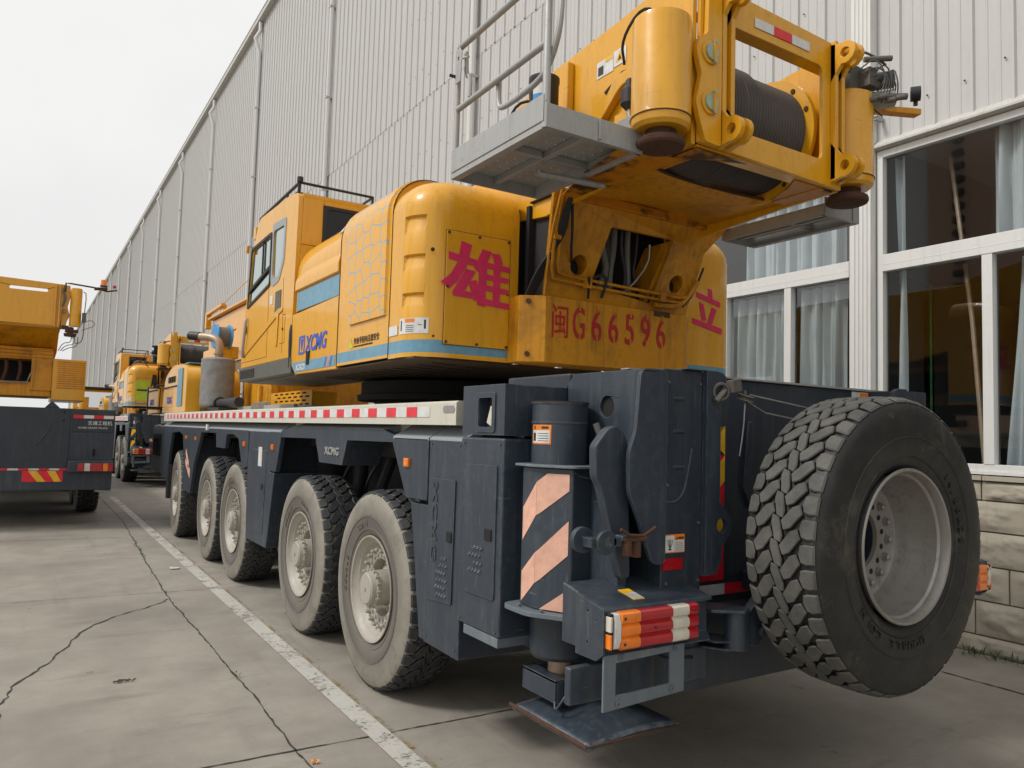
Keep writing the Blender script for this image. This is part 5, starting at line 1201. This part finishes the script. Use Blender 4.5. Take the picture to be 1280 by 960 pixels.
MB().cyl((2.60, 3.95, 3.86), (2.56, 3.93, 3.86), .022, n=10).build('red_cap', 'lens_red', gp)
mb = MB().tube([(2.6, 3.7, 3.75), (2.45, 3.85, 3.85), (2.40, 3.95, 3.70), (2.45, 3.98, 3.5), (2.55, 3.95, 3.42)], .009, 6, smooth=2).tube([(2.5, 3.68, 3.74), (2.42, 3.70, 3.68), (2.42, 3.72, 3.55), (2.5, 3.72, 3.45)], .008, 6, smooth=2).tube([(2.9, 3.6, 3.9), (2.95, 3.4, 4.05), (2.95, 3.38, 3.6), (2.9, 3.5, 3.5)], .014, 6, smooth=2); mb.build('pump_hose', 'hose', CR)

# ------------------------------------------------------------ operator's cab
cb_poly = rounded_poly([(7.27, 2.46), (7.22, 4.045), (7.50, 4.09), (8.70, 4.11), (8.86, 3.90), (9.17, 3.10), (9.27, 2.75), (9.23, 2.46)], [.02, .07, .1, .08, .1, .1, .1, .03])
w1_ = rounded_poly([(9.035, 3.165), (8.935, 3.79), (8.155, 3.815), (8.145, 3.30)], .03)
w2_ = rounded_poly([(8.06, 3.84), (7.66, 3.825), (7.68, 3.50), (7.80, 3.33), (7.99, 3.32), (8.05, 3.37)], .05)
mb = MB(); mb.plate(cb_poly, [w1_, w2_], 'x', 2.098, 2.14); cabo = mb.build('operator_cab', 'yellow', CR, .010)
mb = MB(); mb.prism([(7.24, 2.46), (7.20, 4.04), (7.5, 4.085), (8.70, 4.105), (8.86, 3.90), (8.86, 4.0), (9.16, 3.10), (9.26, 2.75), (9.22, 2.46)] if False else cb_poly, 'x', 2.98, 3.02)
mb.box(2.14, 2.98, 7.23, 7.26, 2.46, 3.55).box(2.14, 2.35, 7.225, 7.255, 3.55, 4.05).box(2.85, 2.98, 7.225, 7.255, 3.55, 4.05).box(2.35, 2.85, 7.225, 7.255, 3.96, 4.05)
mb.prism([(7.22, 4.03), (7.5, 4.08), (8.70, 4.10), (8.84, 3.92), (8.82, 3.88), (8.66, 4.04), (7.5, 4.03), (7.23, 3.98)], 'x', 2.14, 2.98)
mb.box(2.14, 2.98, 7.26, 9.2, 2.47, 2.52); mb.prism([(9.12, 3.1), (9.22, 2.75), (9.18, 2.52), (9.14, 2.52), (9.18, 2.75), (9.08, 3.1)], 'x', 2.14, 2.98)
mb.build('cab_shell', 'yellow', cabo, .008)
mb = MB(); mb.plate(rounded_poly([(9.06, 3.13), (8.96, 3.825), (8.12, 3.85), (8.11, 3.27)], .04), [w1_], 'x', 2.086, 2.10)
mb.obox((2.094, 8.60, 3.40), (1, 0, 0), (0, .98, -.17), (0, .17, .98), .008, .44, .018).box(2.088, 2.104, 8.45, 8.475, 3.42, 3.80)
mb.build('window_frame', 'black_parts', cabo, .004)
MB().plate(w1_, [], 'x', 2.108, 2.114).build('side_window', 'cab_glass', cabo)
mb = MB(); mb.plate(rounded_poly([(8.10, 3.92), (7.60, 3.90), (7.62, 3.46), (7.78, 3.27), (8.02, 3.24), (8.10, 3.30)], .05), [w2_], 'x', 2.092, 2.10); mb.build('window_frame', 'shoulder', cabo, .003)
MB().plate(w2_, [], 'x', 2.108, 2.114).build('side_window', 'cab_glass', cabo)
mb = MB(); mb.plate([(2.34, 3.55), (2.86, 3.55), (2.86, 3.96), (2.34, 3.96)], [rounded_poly([(2.38, 3.58), (2.82, 3.58), (2.82, 3.93), (2.38, 3.93)], .04)], 'y', 7.215, 7.224); mb.build('window_frame', 'hose', cabo)
MB().box(2.36, 2.84, 7.226, 7.232, 3.56, 3.95).build('rear_window', 'cab_glass_dark', cabo)
mb = MB().tube([(2.096, 8.22, 3.35), (2.096, 8.30, 2.9)], .001, 4); mb = MB()
for a, b_ in (((8.16, 3.26), (8.13, 2.52)), ((7.62, 3.28), (7.56, 2.52)), ((8.13, 2.52), (9.2, 2.52)), ((7.50, 2.9), (7.60, 2.9)), ((7.5, 2.9), (7.5, 2.62)), ((7.5, 2.62), (7.66, 2.62))): mb.tube([(2.099, a[0], a[1]), (2.099, b_[0], b_[1])], .0035, 5)
mb.build('door_seam', 'rust', cabo)
mb = MB(); mb.prism([(9.1, 2.64), (7.75, 2.98), (7.62, 2.98), (7.60, 2.94), (7.72, 2.92), (7.74, 2.60), (7.80, 2.60), (7.80, 2.9), (9.1, 2.58)], 'x', 2.088, 2.10); mb.build('pressed_crease', 'yellow', cabo, .006)
MB().tube([(2.08, 9.02, 3.02), (2.065, 8.98, 2.98), (2.065, 9.06, 2.62), (2.08, 9.09, 2.58)], .016, 8, smooth=1).build('grab_handle', 'galv', cabo)
MB().lathe([(-.0, 0), (0, .055), (.02, .065), (.02, 0)], (2.105, 9.10, 2.90), (-1, 0, 0), 20).build('round_vent', 'hose', cabo)
mb = MB(); mb.box(2.092, 2.099, 7.68, 7.88, 2.96, 3.17); mb.build('grille', 'olive', cabo); MB().box(2.093, 2.099, 7.98, 8.08, 3.06, 3.15).build('warning_label', 'refl_white', cabo)
MB().cyl((2.10, 7.57, 2.76), (2.09, 7.57, 2.76), .014, n=10).build('lock', 'hose', cabo)
mb = MB(); mb.tube([(2.15, 7.40, 4.20), (2.15, 8.86, 4.16), (2.17, 9.02, 3.98), (2.2, 9.06, 3.86)], .016, 8).tube([(2.15, 7.40, 4.20), (2.92, 7.42, 4.20), (2.92, 8.8, 4.17)], .014, 8).tube([(2.15, 7.42, 4.06), (2.15, 7.40, 4.20)], .016, 8).tube([(2.92, 7.42, 4.06), (2.92, 7.42, 4.2)], .014, 8).tube([(2.15, 7.42, 4.10), (2.92, 7.42, 4.10)], .010, 6).tube([(2.16, 7.5, 4.125), (2.16, 8.7, 4.13)], .012, 6)
for y in (7.8, 8.2, 8.6): mb.tube([(2.15, y, 4.09), (2.15, y, 4.19)], .010, 6)
mb.lathe([(-.02, 0), (-.02, .03), (.03, .03), (.03, 0)], (2.15, 7.39, 4.22), (0, 0, 1), 12); mb.build('roof_rail', 'hose', cabo)
mb = MB(); mb.tube([(2.06, 9.02, 3.86), (2.06, 9.04, 3.78)], .02, 8).box(2.10, 2.16, 8.86, 8.95, 3.92, 4.06); mb.build('work_lamp', 'yellow', cabo, .006)
mb = MB(); mb.prism([(7.20, 2.30), (9.24, 2.30), (9.27, 2.455), (7.22, 2.455)], 'x', 2.085, 2.18); mb.box(2.18, 3.0, 7.22, 9.22, 2.29, 2.33); stp = mb.build('cab_step', 'olive', CR, .01)
mb = MB()
for k in range(5): mb.box(2.076, 2.087, 8.55, 9.2, 2.335+.02*k, 2.342+.02*k)
mb.build('step_grooves', 'hose', stp)
MB().tube([(2.11, 7.26, 2.36), (2.10, 7.26, 2.68), (2.12, 7.29, 2.78), (2.3, 7.30, 2.8)], .030, 8, smooth=1).build('rubber_edge', 'hose', CR)

# ------------------------------------------------------------ boom, engine pod, deck fittings
mb = MB(); bz = lambda y: 3.95-.0*(y)
mb.prism([(4.6, 3.28), (4.6, 3.95), (16.6, 3.95), (17.0, 3.75), (17.0, 3.35), (16.4, 2.95), (6, 2.95)], 'x', 3.18, 4.02)
boom = mb.build('telescopic_boom', 'yellow', CR, .03, 3)
mb = MB(); mb.prism([(12.6, 3.955), (16.8, 3.955), (16.8, 4.0), (12.6, 4.0)], 'x', 3.10, 4.1); mb.box(3.155, 3.18, 9.5, 17.0, 3.55, 3.62).box(3.16, 3.18, 9.5, 16.5, 3.30, 3.33)
mb.prism([(13.3, 3.0), (14.5, 3.28), (13.2, 3.75)], 'x', 3.05, 3.18)
mb.build('boom_rib', 'yellow', boom, .01)
mb = MB(); mb.box(3.15, 3.22, 15.6, 15.9, 3.95, 4.15).obox((3.14, 16.3, 4.12), (1, 0, 0), (0, 1, -.02), (0, .02, 1), .04, .75, .03).box(3.1, 3.2, 16.95, 17.1, 3.8, 4.15).tube([(3.12, 13.0, 4.35), (3.14, 15.6, 4.15)], .01, 5)
mb.build('boom_hook_arm', 'yellow', boom, .008)
mb = MB(); mb.cyl((3.35, 9.0, 2.62), (3.35, 12.9, 2.45), .17, n=28); mb.cyl((3.35, 12.9, 2.45), (3.35, 13.6, 2.42), .1, n=20); mb.build('luffing_cylinder', 'yellow', CR)
mb = MB(); mb.plate([(8.75, 2.04), (10.5, 2.04), (10.5, 2.24), (8.75, 2.24)], [[(8.85+.24*k+.12*(r_ % 2), 2.065+.045*r_), (9.0+.24*k+.12*(r_ % 2), 2.065+.045*r_), (9.0+.24*k+.12*(r_ % 2), 2.085+.045*r_), (8.85+.24*k+.12*(r_ % 2), 2.085+.045*r_)] for r_ in range(4) for k in range(6)], 'x', 2.80, 2.81)
mb.box(2.815, 3.1, 8.76, 10.49, 2.05, 2.22)
mb.build('perforated_guard', ['yellow'], CR)
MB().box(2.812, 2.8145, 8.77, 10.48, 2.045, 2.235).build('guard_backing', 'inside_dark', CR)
mb = MB(); mb.box(2.55, 2.60, 8.6, 11.3, 1.975, 2.06); mb.box(2.75, 2.80, 8.6, 11.3, 1.975, 2.06)
for k in range(8): mb.box(2.60, 2.75, 8.8+.33*k, 8.84+.33*k, 1.99, 2.02)
mb.build('deck_ladder', 'galv', CR, .004)
mb = MB()
for k in range(4): mb.lathe([(-.012, .05), (.012, .05), (.012, .07), (-.012, .07)], (2.58, 9.9+.16*k, 2.04), (.5, 1, .2), 16, closed=True)
mb.build('sling_hooks', 'galv', CR)
mb = MB(); mb.cyl((2.6, 10.3, 1.97), (2.6, 10.3, 2.32), .035, n=12).box(2.9, 3.0, 10.9, 12.0, 1.97, 2.6).box(3.0, 4.4, 11, 13, 1.97, 2.7); mb.build('deck_post', 'yellow_grimy', CR, .01)
mb = MB(); mb.cyl((2.50, 11.0, 2.12), (2.50, 12.4, 2.12), .07, n=16).cyl((2.5, 12.2, 2.12), (2.5, 12.26, 2.12), .10, n=16).box(2.35, 2.8, 11.6, 13.2, 1.97, 2.05); mb.build('exhaust_pipe', 'black_parts', CR)
mb = MB(); pf = [(2.07, 0), (2.07, .225), (2.09, .242)]+[(2.11+.024*i, .246+.0015*math.sin(i*2.3)) for i in range(29)]+[(2.80, .252), (2.815, .242), (2.83, .20), (2.83, 0)]
mb.lathe(pf, (2.50, 12.5, 0), (0, 0, 1), 40)
mf_ = mb.build('muffler', 'wrap_grey', CR, angle=50)
for v in mf_.data.vertices:
    nvec = Vector((v.co.x, v.co.y, v.co.z))*5; d = mnoise.noise(nvec*1.6)*.012; c = Vector((v.co.x-(2.50-3.6), v.co.y-3.0, 0))
    if c.length > .15: c.normalize(); v.co.x += c.x*d; v.co.y += c.y*d
mb = MB(); mb.cyl((2.5, 12.5, 2.83), (2.5, 12.5, 2.92), .06, n=20).lathe([(2.89, .07), (2.89, .085), (2.905, .085), (2.905, .07)], (2.5, 12.5, 0), (0, 0, 1), 20, closed=True).tube([(2.5, 12.5, 2.92), (2.5, 12.5, 3.08), (2.42, 12.6, 3.16), (2.25, 12.85, 3.18)], .062, 16, smooth=2); mb.build('exhaust_elbow', 'beige_pipe', CR)
mb = MB().cyl((2.27, 12.82, 3.18), (2.15, 13.0, 3.20), .07, n=16); mb.build('exhaust_tip', 'hose', CR)
mb = MB()
for s in (0, .22): mb.lathe([(s, 0), (s, .20), (s+.015, .21), (s+.03, .20), (s+.03, 0)], (2.55, 13.2, 3.25), (1, .1, 0), 28)
re_ = mb.build('hose_reel', 'cyan_wheel', CR); MB().cyl((2.57, 13.2, 3.25), (2.78, 13.22, 3.25), .16, n=20).build('reel_hose', 'hose_wrap', re_)
mb = MB(); mb.box(2.65, 2.95, 13.2, 14.6, 2.9, 3.1); mb.build('reel_support', 'yellow', CR, .01)
# side engine pod
pp_ = rounded_poly([(12.95, 1.98), (12.92, 2.60), (13.30, 2.76), (14.30, 2.80), (15.1, 2.62), (15.25, 2.30), (15.3, 1.98)], [.02, .25, .3, .3, .3, .3, .02], 6)
mb = MB(); mb.prism(pp_, 'x', 2.12, 2.95); pod = mb.build('engine_pod', 'yellow', CR, .03, 3)
mb = MB(); mb.box(2.106, 2.118, 13.25, 13.68, 2.08, 2.70).box(2.20, 2.7, 13.3, 13.66, 2.782, 2.80); mb.build('blue_band', 'stripe_blue', pod, .004)
mb = MB().text('XCMG', (2.112, 14.75, 2.14), LX, LY, .17, 0, .002, .01, 1.0); mb.build('logo_lettering', 'logo_blue', pod)
mb = MB()
for k in range(3): mb.box(2.105, 2.12, 14.0+.25*k, 14.17+.25*k, 2.50, 2.60)
mb.box(2.10, 2.12, 13.75, 15.2, 2.42, 2.435); mb.build('air_slots', 'inside_dark', pod)
# front road cab and its mirror
mb = MB(); mb.prism(rounded_poly([(14.95, .9), (14.95, 1.74), (15.6, 1.78), (16.2, 1.75), (16.35, 1.5), (16.4, .9)], .05), 'x', 2.12, 5.05); fc = mb.build('road_cab', 'dark', CR, .03)
mb = MB(); mb.box(2.105, 2.122, 15.2, 16.1, 1.2, 1.6); mb.build('side_window', 'cab_glass_dark', fc)
mb = MB(); mb.box(1.90, 2.12, 15.60, 15.67, 2.08, 2.45).box(1.90, 2.14, 15.60, 15.67, 1.92, 2.06).tube([(2.05, 15.64, 2.45), (2.06, 15.64, 2.50), (2.5, 15.8, 2.50)], .018, 6).tube([(2.3, 15.7, 2.5), (2.32, 15.6, 2.35), (2.4, 15.6, 2.35), (2.42, 15.7, 2.5)], .015, 6, smooth=1)
mm_ = mb.build('wing_mirror', 'hose', CR, .01)
MB().box(1.92, 2.10, 15.593, 15.599, 2.10, 2.43).box(1.92, 2.12, 15.593, 15.599, 1.94, 2.04).build('mirror_glass', 'mirror_glass', mm_)
MB().box(2.08, 2.14, 13.9, 14.1, .55, 1.1).build('mud_flap', 'hose', CR)

# ------------------------------------------------------------ second crane, same type, parked ahead
skip2 = {'spare_wheel', 'painted_character', 'honeycomb_panel', 'spare_carrier', 'carrier_face', 'carrier_hinge', 'notice_lettering', 'wing_mirror', 'side_marker', 'cable_pulley', 'steel_cable', 'number_lettering', 'stencil_gaps', 'vent_louvers', 'anti_slip_studs', 'tyre_lettering', 'guard_rail', 'platform'}
C2 = copy_tree(CR, None, skip2)
C2.location = (4.07, 9.5+20.9, 0)
tag(C2, 'yellow crane ahead of the big one, lime green sheet stuck on its counterweight', 'mobile crane', 'mobile cranes parked in the yard')
for o in C2.children_recursive:
    if o.name.startswith('warning_stripes'):
        o.data = o.data.copy(); o.data.materials.clear(); o.data.materials.append(MATS['refl_yellow'])
WL[C2] = Vector(C2.location)
dy = Vector((.12, 17.6, 0))
mb = MB(); mb.box(2.75, 3.14, 25.386, 25.396, 2.46, 3.06, 0); mb.box(2.80, 3.16, 25.38, 25.3855, 2.74, 2.79, 1)
mb.build('lime_sheet', ['sticker_green', 'text_black'], C2)
mb = MB(); mb.add([(3.20, 25.385, 3.25), (3.30, 25.385, 3.25), (3.34, 25.385, 2.95), (3.28, 25.385, 2.75), (3.22, 25.385, 2.95), (3.16, 25.385, 2.85)], [tuple(range(6))]); mb.build('oil_stain', 'text_black', C2, fix=False)
mb = MB(); rnd = random.Random(8)
for k in range(7):
    x_, y_ = 2.75+.1*k, 26.6+.2*rnd.random(); mb.tube([(x_, y_, 3.55), (x_+.15, y_-.1, 3.75), (x_+.3, y_+.05, 3.66), (x_+.2, y_+.1, 3.55)], .03, 6, smooth=2)
mb.build('coiled_hoses', 'olive', C2)

# ------------------------------------------------------------ crane on the left, seen from behind
NB = empty('mobile_crane', (-.1, 20, 0))
tag(NB, 'yellow crane on the left edge seen from behind, tail light and hazard sticker showing', 'mobile crane', 'mobile cranes parked in the yard')
mb = MB(); mb.box(-1.60, 1.34, 15.02, 16.2, .62, 2.0).box(-1.3, 1.1, 16.2, 26, .8, 1.8).box(-1.6, 1.4, 17.2, 29, 1.5, 1.9); nbb = mb.build('carrier_tail', 'dark', NB, .012)
mb = MB(); mb.box(-.9, .66, 15.0, 15.02, .99, 2.0).prism([(.28, 2.003), (.50, 2.003), (.38, 2.12)], 'y', 15.05, 15.3).box(.70, 1.32, 15.006, 15.02, 1.61, 1.98).tube([(.37, 14.995, 1.72), (.36, 14.995, 1.62), (.18, 14.995, 1.36)], .012, 6); mb.build('tail_plate', 'dark_rear', nbb, .006)
mb = MB(); x = .705
for k in range(4): mb.box(x, x+.152, 14.998, 15.006, 1.84, 1.895, (k+1) % 2); x += .1525
x = -1.5
while x < .58: mb.box(x, x+.145, 15.012, 15.02, .955, 1.0, int((x+9)/.146) % 2); x += .146
mb.build('reflective_tape', ['refl_white', 'refl_red'], NB)
mb = MB(); mb.box(.02, .60, 15.012, 15.02, .765, .945, 0)
for k in range(2): mb.add([(.10+.27*k, 15.009, .945), (.22+.27*k, 15.009, .945), (.36+.22*k, 15.009, .765), (.24+.24*k, 15.009, .765)], [(0, 1, 2, 3)], 1)
mb.build('hazard_sticker', ['refl_red', 'refl_yellow'], NB, fix=False)
mb = MB().text('交通工程机', (.92, 14.999, 1.735), RX, RY, .075, 0, .001, .004, 1).text('XCMG CRANE TRUCK', (.78, 14.999, 1.665), RX, RY, .045, 0, .001, .002, 1); mb.build('tail_lettering', 'text_white', nbb)
mb = MB(); mb.box(.66, 1.34, 14.86, 15.02, .93, 1.12); lh = mb.build('light_housing', 'dark', NB, .012)
for a, c, mt_ in ((.80, .90, 'lens_red'), (.90, .99, 'lens_white'), (.99, 1.18, 'lens_red'), (1.18, 1.26, 'amber'), (1.26, 1.34, 'lens_red')): MB().box(a+.002, c-.002, 14.83, 14.862, .95, 1.08).build('lens', mt_, lh, .006)
mb = MB(); mb.box(1.02, 1.06, 15.005, 15.02, 1.20, 1.32); mb.box(.55, .58, 14.993, 15.0, 1.78, 1.81).box(.55, .58, 14.993, 15.0, 1.92, 1.95).build('plate_holes', 'inside_dark', nbb)
mb = MB(); mb.plate([(1.1, .62), (1.42, .60), (1.52, .56), (1.40, .54), (1.1, .58)], [], 'y', 15.1, 15.3); mb.build('tow_shackle', 'galv', NB, .005)
for y in (17.6, 19.3, 23.0, 25):
    w = copy_tree(w0, NB); w.location = Vector((-1.28, y, .683))-WL[NB]
    w = copy_tree(w0, NB); w.location = Vector((1.13, y, .683))-WL[NB]; w.rotation_euler = (0, 0, PI)
mb = MB(); mb.plate([(-1.2, 3.40), (.42, 3.37), (.46, 4.13), (-1.2, 4.17)], [rrect(-.34, .215, 3.972, 4.024, .025, 4)], 'y', 15.2, 15.24)
nwf = mb.build('winch_frame', 'yellow', NB, .008)
mb = MB(); mb.box(.32, .345, 15.15, 15.2, 3.38, 4.12).box(.38, .405, 15.15, 15.2, 3.38, 4.12).prism([(.40, 3.36), (.5, 3.36), (.52, 3.5), (.56, 3.6), (.52, 3.75), (.56, 3.95), (.54, 4.13), (.40, 4.13)], 'y', 15.25, 15.28).box(-1.2, .44, 15.25, 17.5, 3.36, 3.94).box(-1.2, .42, 15.17, 15.2, 3.40, 3.42)
mb.build('frame_ribs', 'yellow', nwf, .006)
mb = MB(); mb.prism([(15.3, 3.36), (17, 3.3), (17, 2.95), (15.9, 3.0)], 'x', -1.2, .42); mb.box(-1.2, .36, 15.75, 15.8, 2.2, 2.45).box(.05, .37, 15.73, 15.8, 2.3, 3.02).box(-1.2, .36, 15.76, 17.5, 2.84, 3.05).box(-1.2, .36, 16.5, 17.5, 2.2, 3.0); mb.build('mast_block', 'yellow_grimy', NB, .01)
MB().box(-1.2, .1, 16.3, 16.35, 2.4, 2.9).build('mast_recess', 'inside_dark', NB)
mb = MB()
for k in range(3): mb.tube([(-.35+.2*k, 15.9, 2.9), (-.3+.2*k, 15.85, 2.7), (-.36+.22*k, 15.9, 2.45)], .03, 6, smooth=1)
mb.tube([(-.5, 15.72, 2.42), (.0, 15.72, 2.44), (.05, 15.72, 2.6)], .015, 6, 1); mb.build('hydraulic_hoses', ['rust', 'steel'], NB)
mb = MB()
for z in (2.96, 3.02, 2.90): mb.tube([(-1.2, 15.72, z), (.35, 15.72, z-.02)], .012, 6)
mb.build('hydraulic_pipe', 'yellow_grimy', NB)
mb = MB(); mb.prism(rounded_poly([(.37, 15.6), (.88, 15.6), (.90, 17.5), (.37, 17.5)], .02), 'z', 2.14, 2.87); nc = mb.build('counterweight', 'yellow', NB, .04, 3)
mb = MB()
for k in range(13): mb.box(.44, .86, 15.585, 15.605, 2.36+.038*k, 2.376+.038*k)
mb.build('louver_slats', 'yellow_grimy', nc, .004)
mb = MB(); mb.lathe([(3.42, 0), (3.42, .09), (4.06, .09), (4.08, .08), (4.09, 0)], (.64, 15.2, 0), (0, 0, 1), 28); ncy = mb.build('counterweight_cylinder', 'yellow', NB, angle=30)
mb = MB(); mb.lathe([(3.24, 0), (3.24, .09), (3.29, .1), (3.30, .05), (3.40, .05), (3.41, 0)], (.58, 15.2, 0), (0, 0, 1), 20).box(.45, .55, 15.15, 15.25, 3.36, 3.42).box(.5, .7, 15.15, 15.25, 3.31, 3.36); mb.build('rusty_head', 'rust', ncy)
mb = MB(); mb.tube([(.47, 15.15, 4.0), (.47, 15.15, 4.15), (.55, 15.15, 4.15), (.9, 15.15, 4.125), (1.1, 15.15, 4.08), (1.26, 15.15, 4.12)], .014, 6).obox((1.0, 15.15, 4.115), (1, 0, .1), (0, 1, 0), (-.1, 0, 1), .1, .05, .02); ba = mb.build('beacon_arm', 'rust', NB)
mb = MB(); mb.box(.985, 1.10, 15.1, 15.2, 4.16, 4.175); mb.build('beacon_base', 'hose', ba)
MB().cyl((1.04, 15.15, 4.175), (1.04, 15.15, 4.275), .052, .047, n=20).build('beacon', 'amber', ba)
MB().lathe([(4.15, 0), (4.15, .025), (4.18, .032), (4.20, .025), (4.21, 0)], (1.21, 15.15, 0), (0, 0, 1), 14).build('red_lamp', 'lens_red', ba)
mb = MB(); mb.tube([(.74, 15.15, 4.03), (.79, 15.15, 4.0), (.77, 15.15, 3.6), (.78, 15.15, 3.35), (.76, 15.15, 3.15), (.66, 15.15, 3.12)], .008, 5, smooth=1)
for k in range(3): mb.tube([(.60+.05*k, 15.2, 3.24), (.60+.05*k, 15.2, 3.14-.03*k), (.48+.04*k, 15.2, 3.12-.04*k), (.42+.03*k, 15.2, 2.98)], .007, 5, smooth=1)
mb.tube([(.76, 15.1, 3.5), (.9, 15.1, 3.55), (.95, 15.1, 3.45), (.8, 15.1, 3.38), (.75, 15.1, 3.35)], .006, 5, smooth=2); mb.box(.74, .80, 15.1, 15.2, 3.5, 3.66).tube([(.46, 15.12, 4.1), (.43, 15.12, 4.0), (.48, 15.12, 3.9), (.44, 15.12, 3.75)], .02, 6, smooth=1).lathe([(-.01, .02), (.01, .02), (.01, .035), (-.01, .035)], (.47, 15.15, 3.66), (0, 1, 0), 12, closed=True)
mb.build('loose_wiring', 'olive', NB)

# ------------------------------------------------------------ small yellow truck far behind
TK = empty('yard_truck', (2.6, 44, 0)); tag(TK, 'distant small yellow truck cab with pale windscreen glimpsed between two cranes', 'truck')
mb = MB(); mb.prism(rounded_poly([(42.0, 1.2), (42.0, 2.5), (42.2, 3.35), (43.8, 3.4), (44, 1.2)], .12), 'x', 1.9, 3.9); tb = mb.build('cab', 'yellow', TK, .05)
MB().prism([(41.97, 2.45), (42.15, 3.2), (42.16, 3.2), (41.99, 2.45)], 'x', 2.1, 3.7).build('windscreen', 'mirror_glass', tb)
MB().box(1.9, 3.9, 41.95, 44, 3.36, 3.44).build('roof_visor', 'hose', tb)
MB().box(1.95, 3.85, 41.5, 50, .7, 1.6).build('chassis', 'dark', TK, .03)
mb = MB(); mb.box(2.0, 3.9, 40.6, 41.8, 1.8, 2.35).cyl((2.3, 40.8, 2.3), (2.3, 40.8, 2.9), .2, n=12); mb.build('hydraulic_unit', 'yellow_grimy', TK, .05)
for x_, y_ in ((2.1, 43), (3.7, 43), (2.1, 48), (3.7, 48)): MB().lathe([(-.15, 0), (-.15, .5), (.15, .5), (.15, 0)], (x_, y_, .5), (1, 0, 0), 24).build('wheel', 'tread_dark', TK)
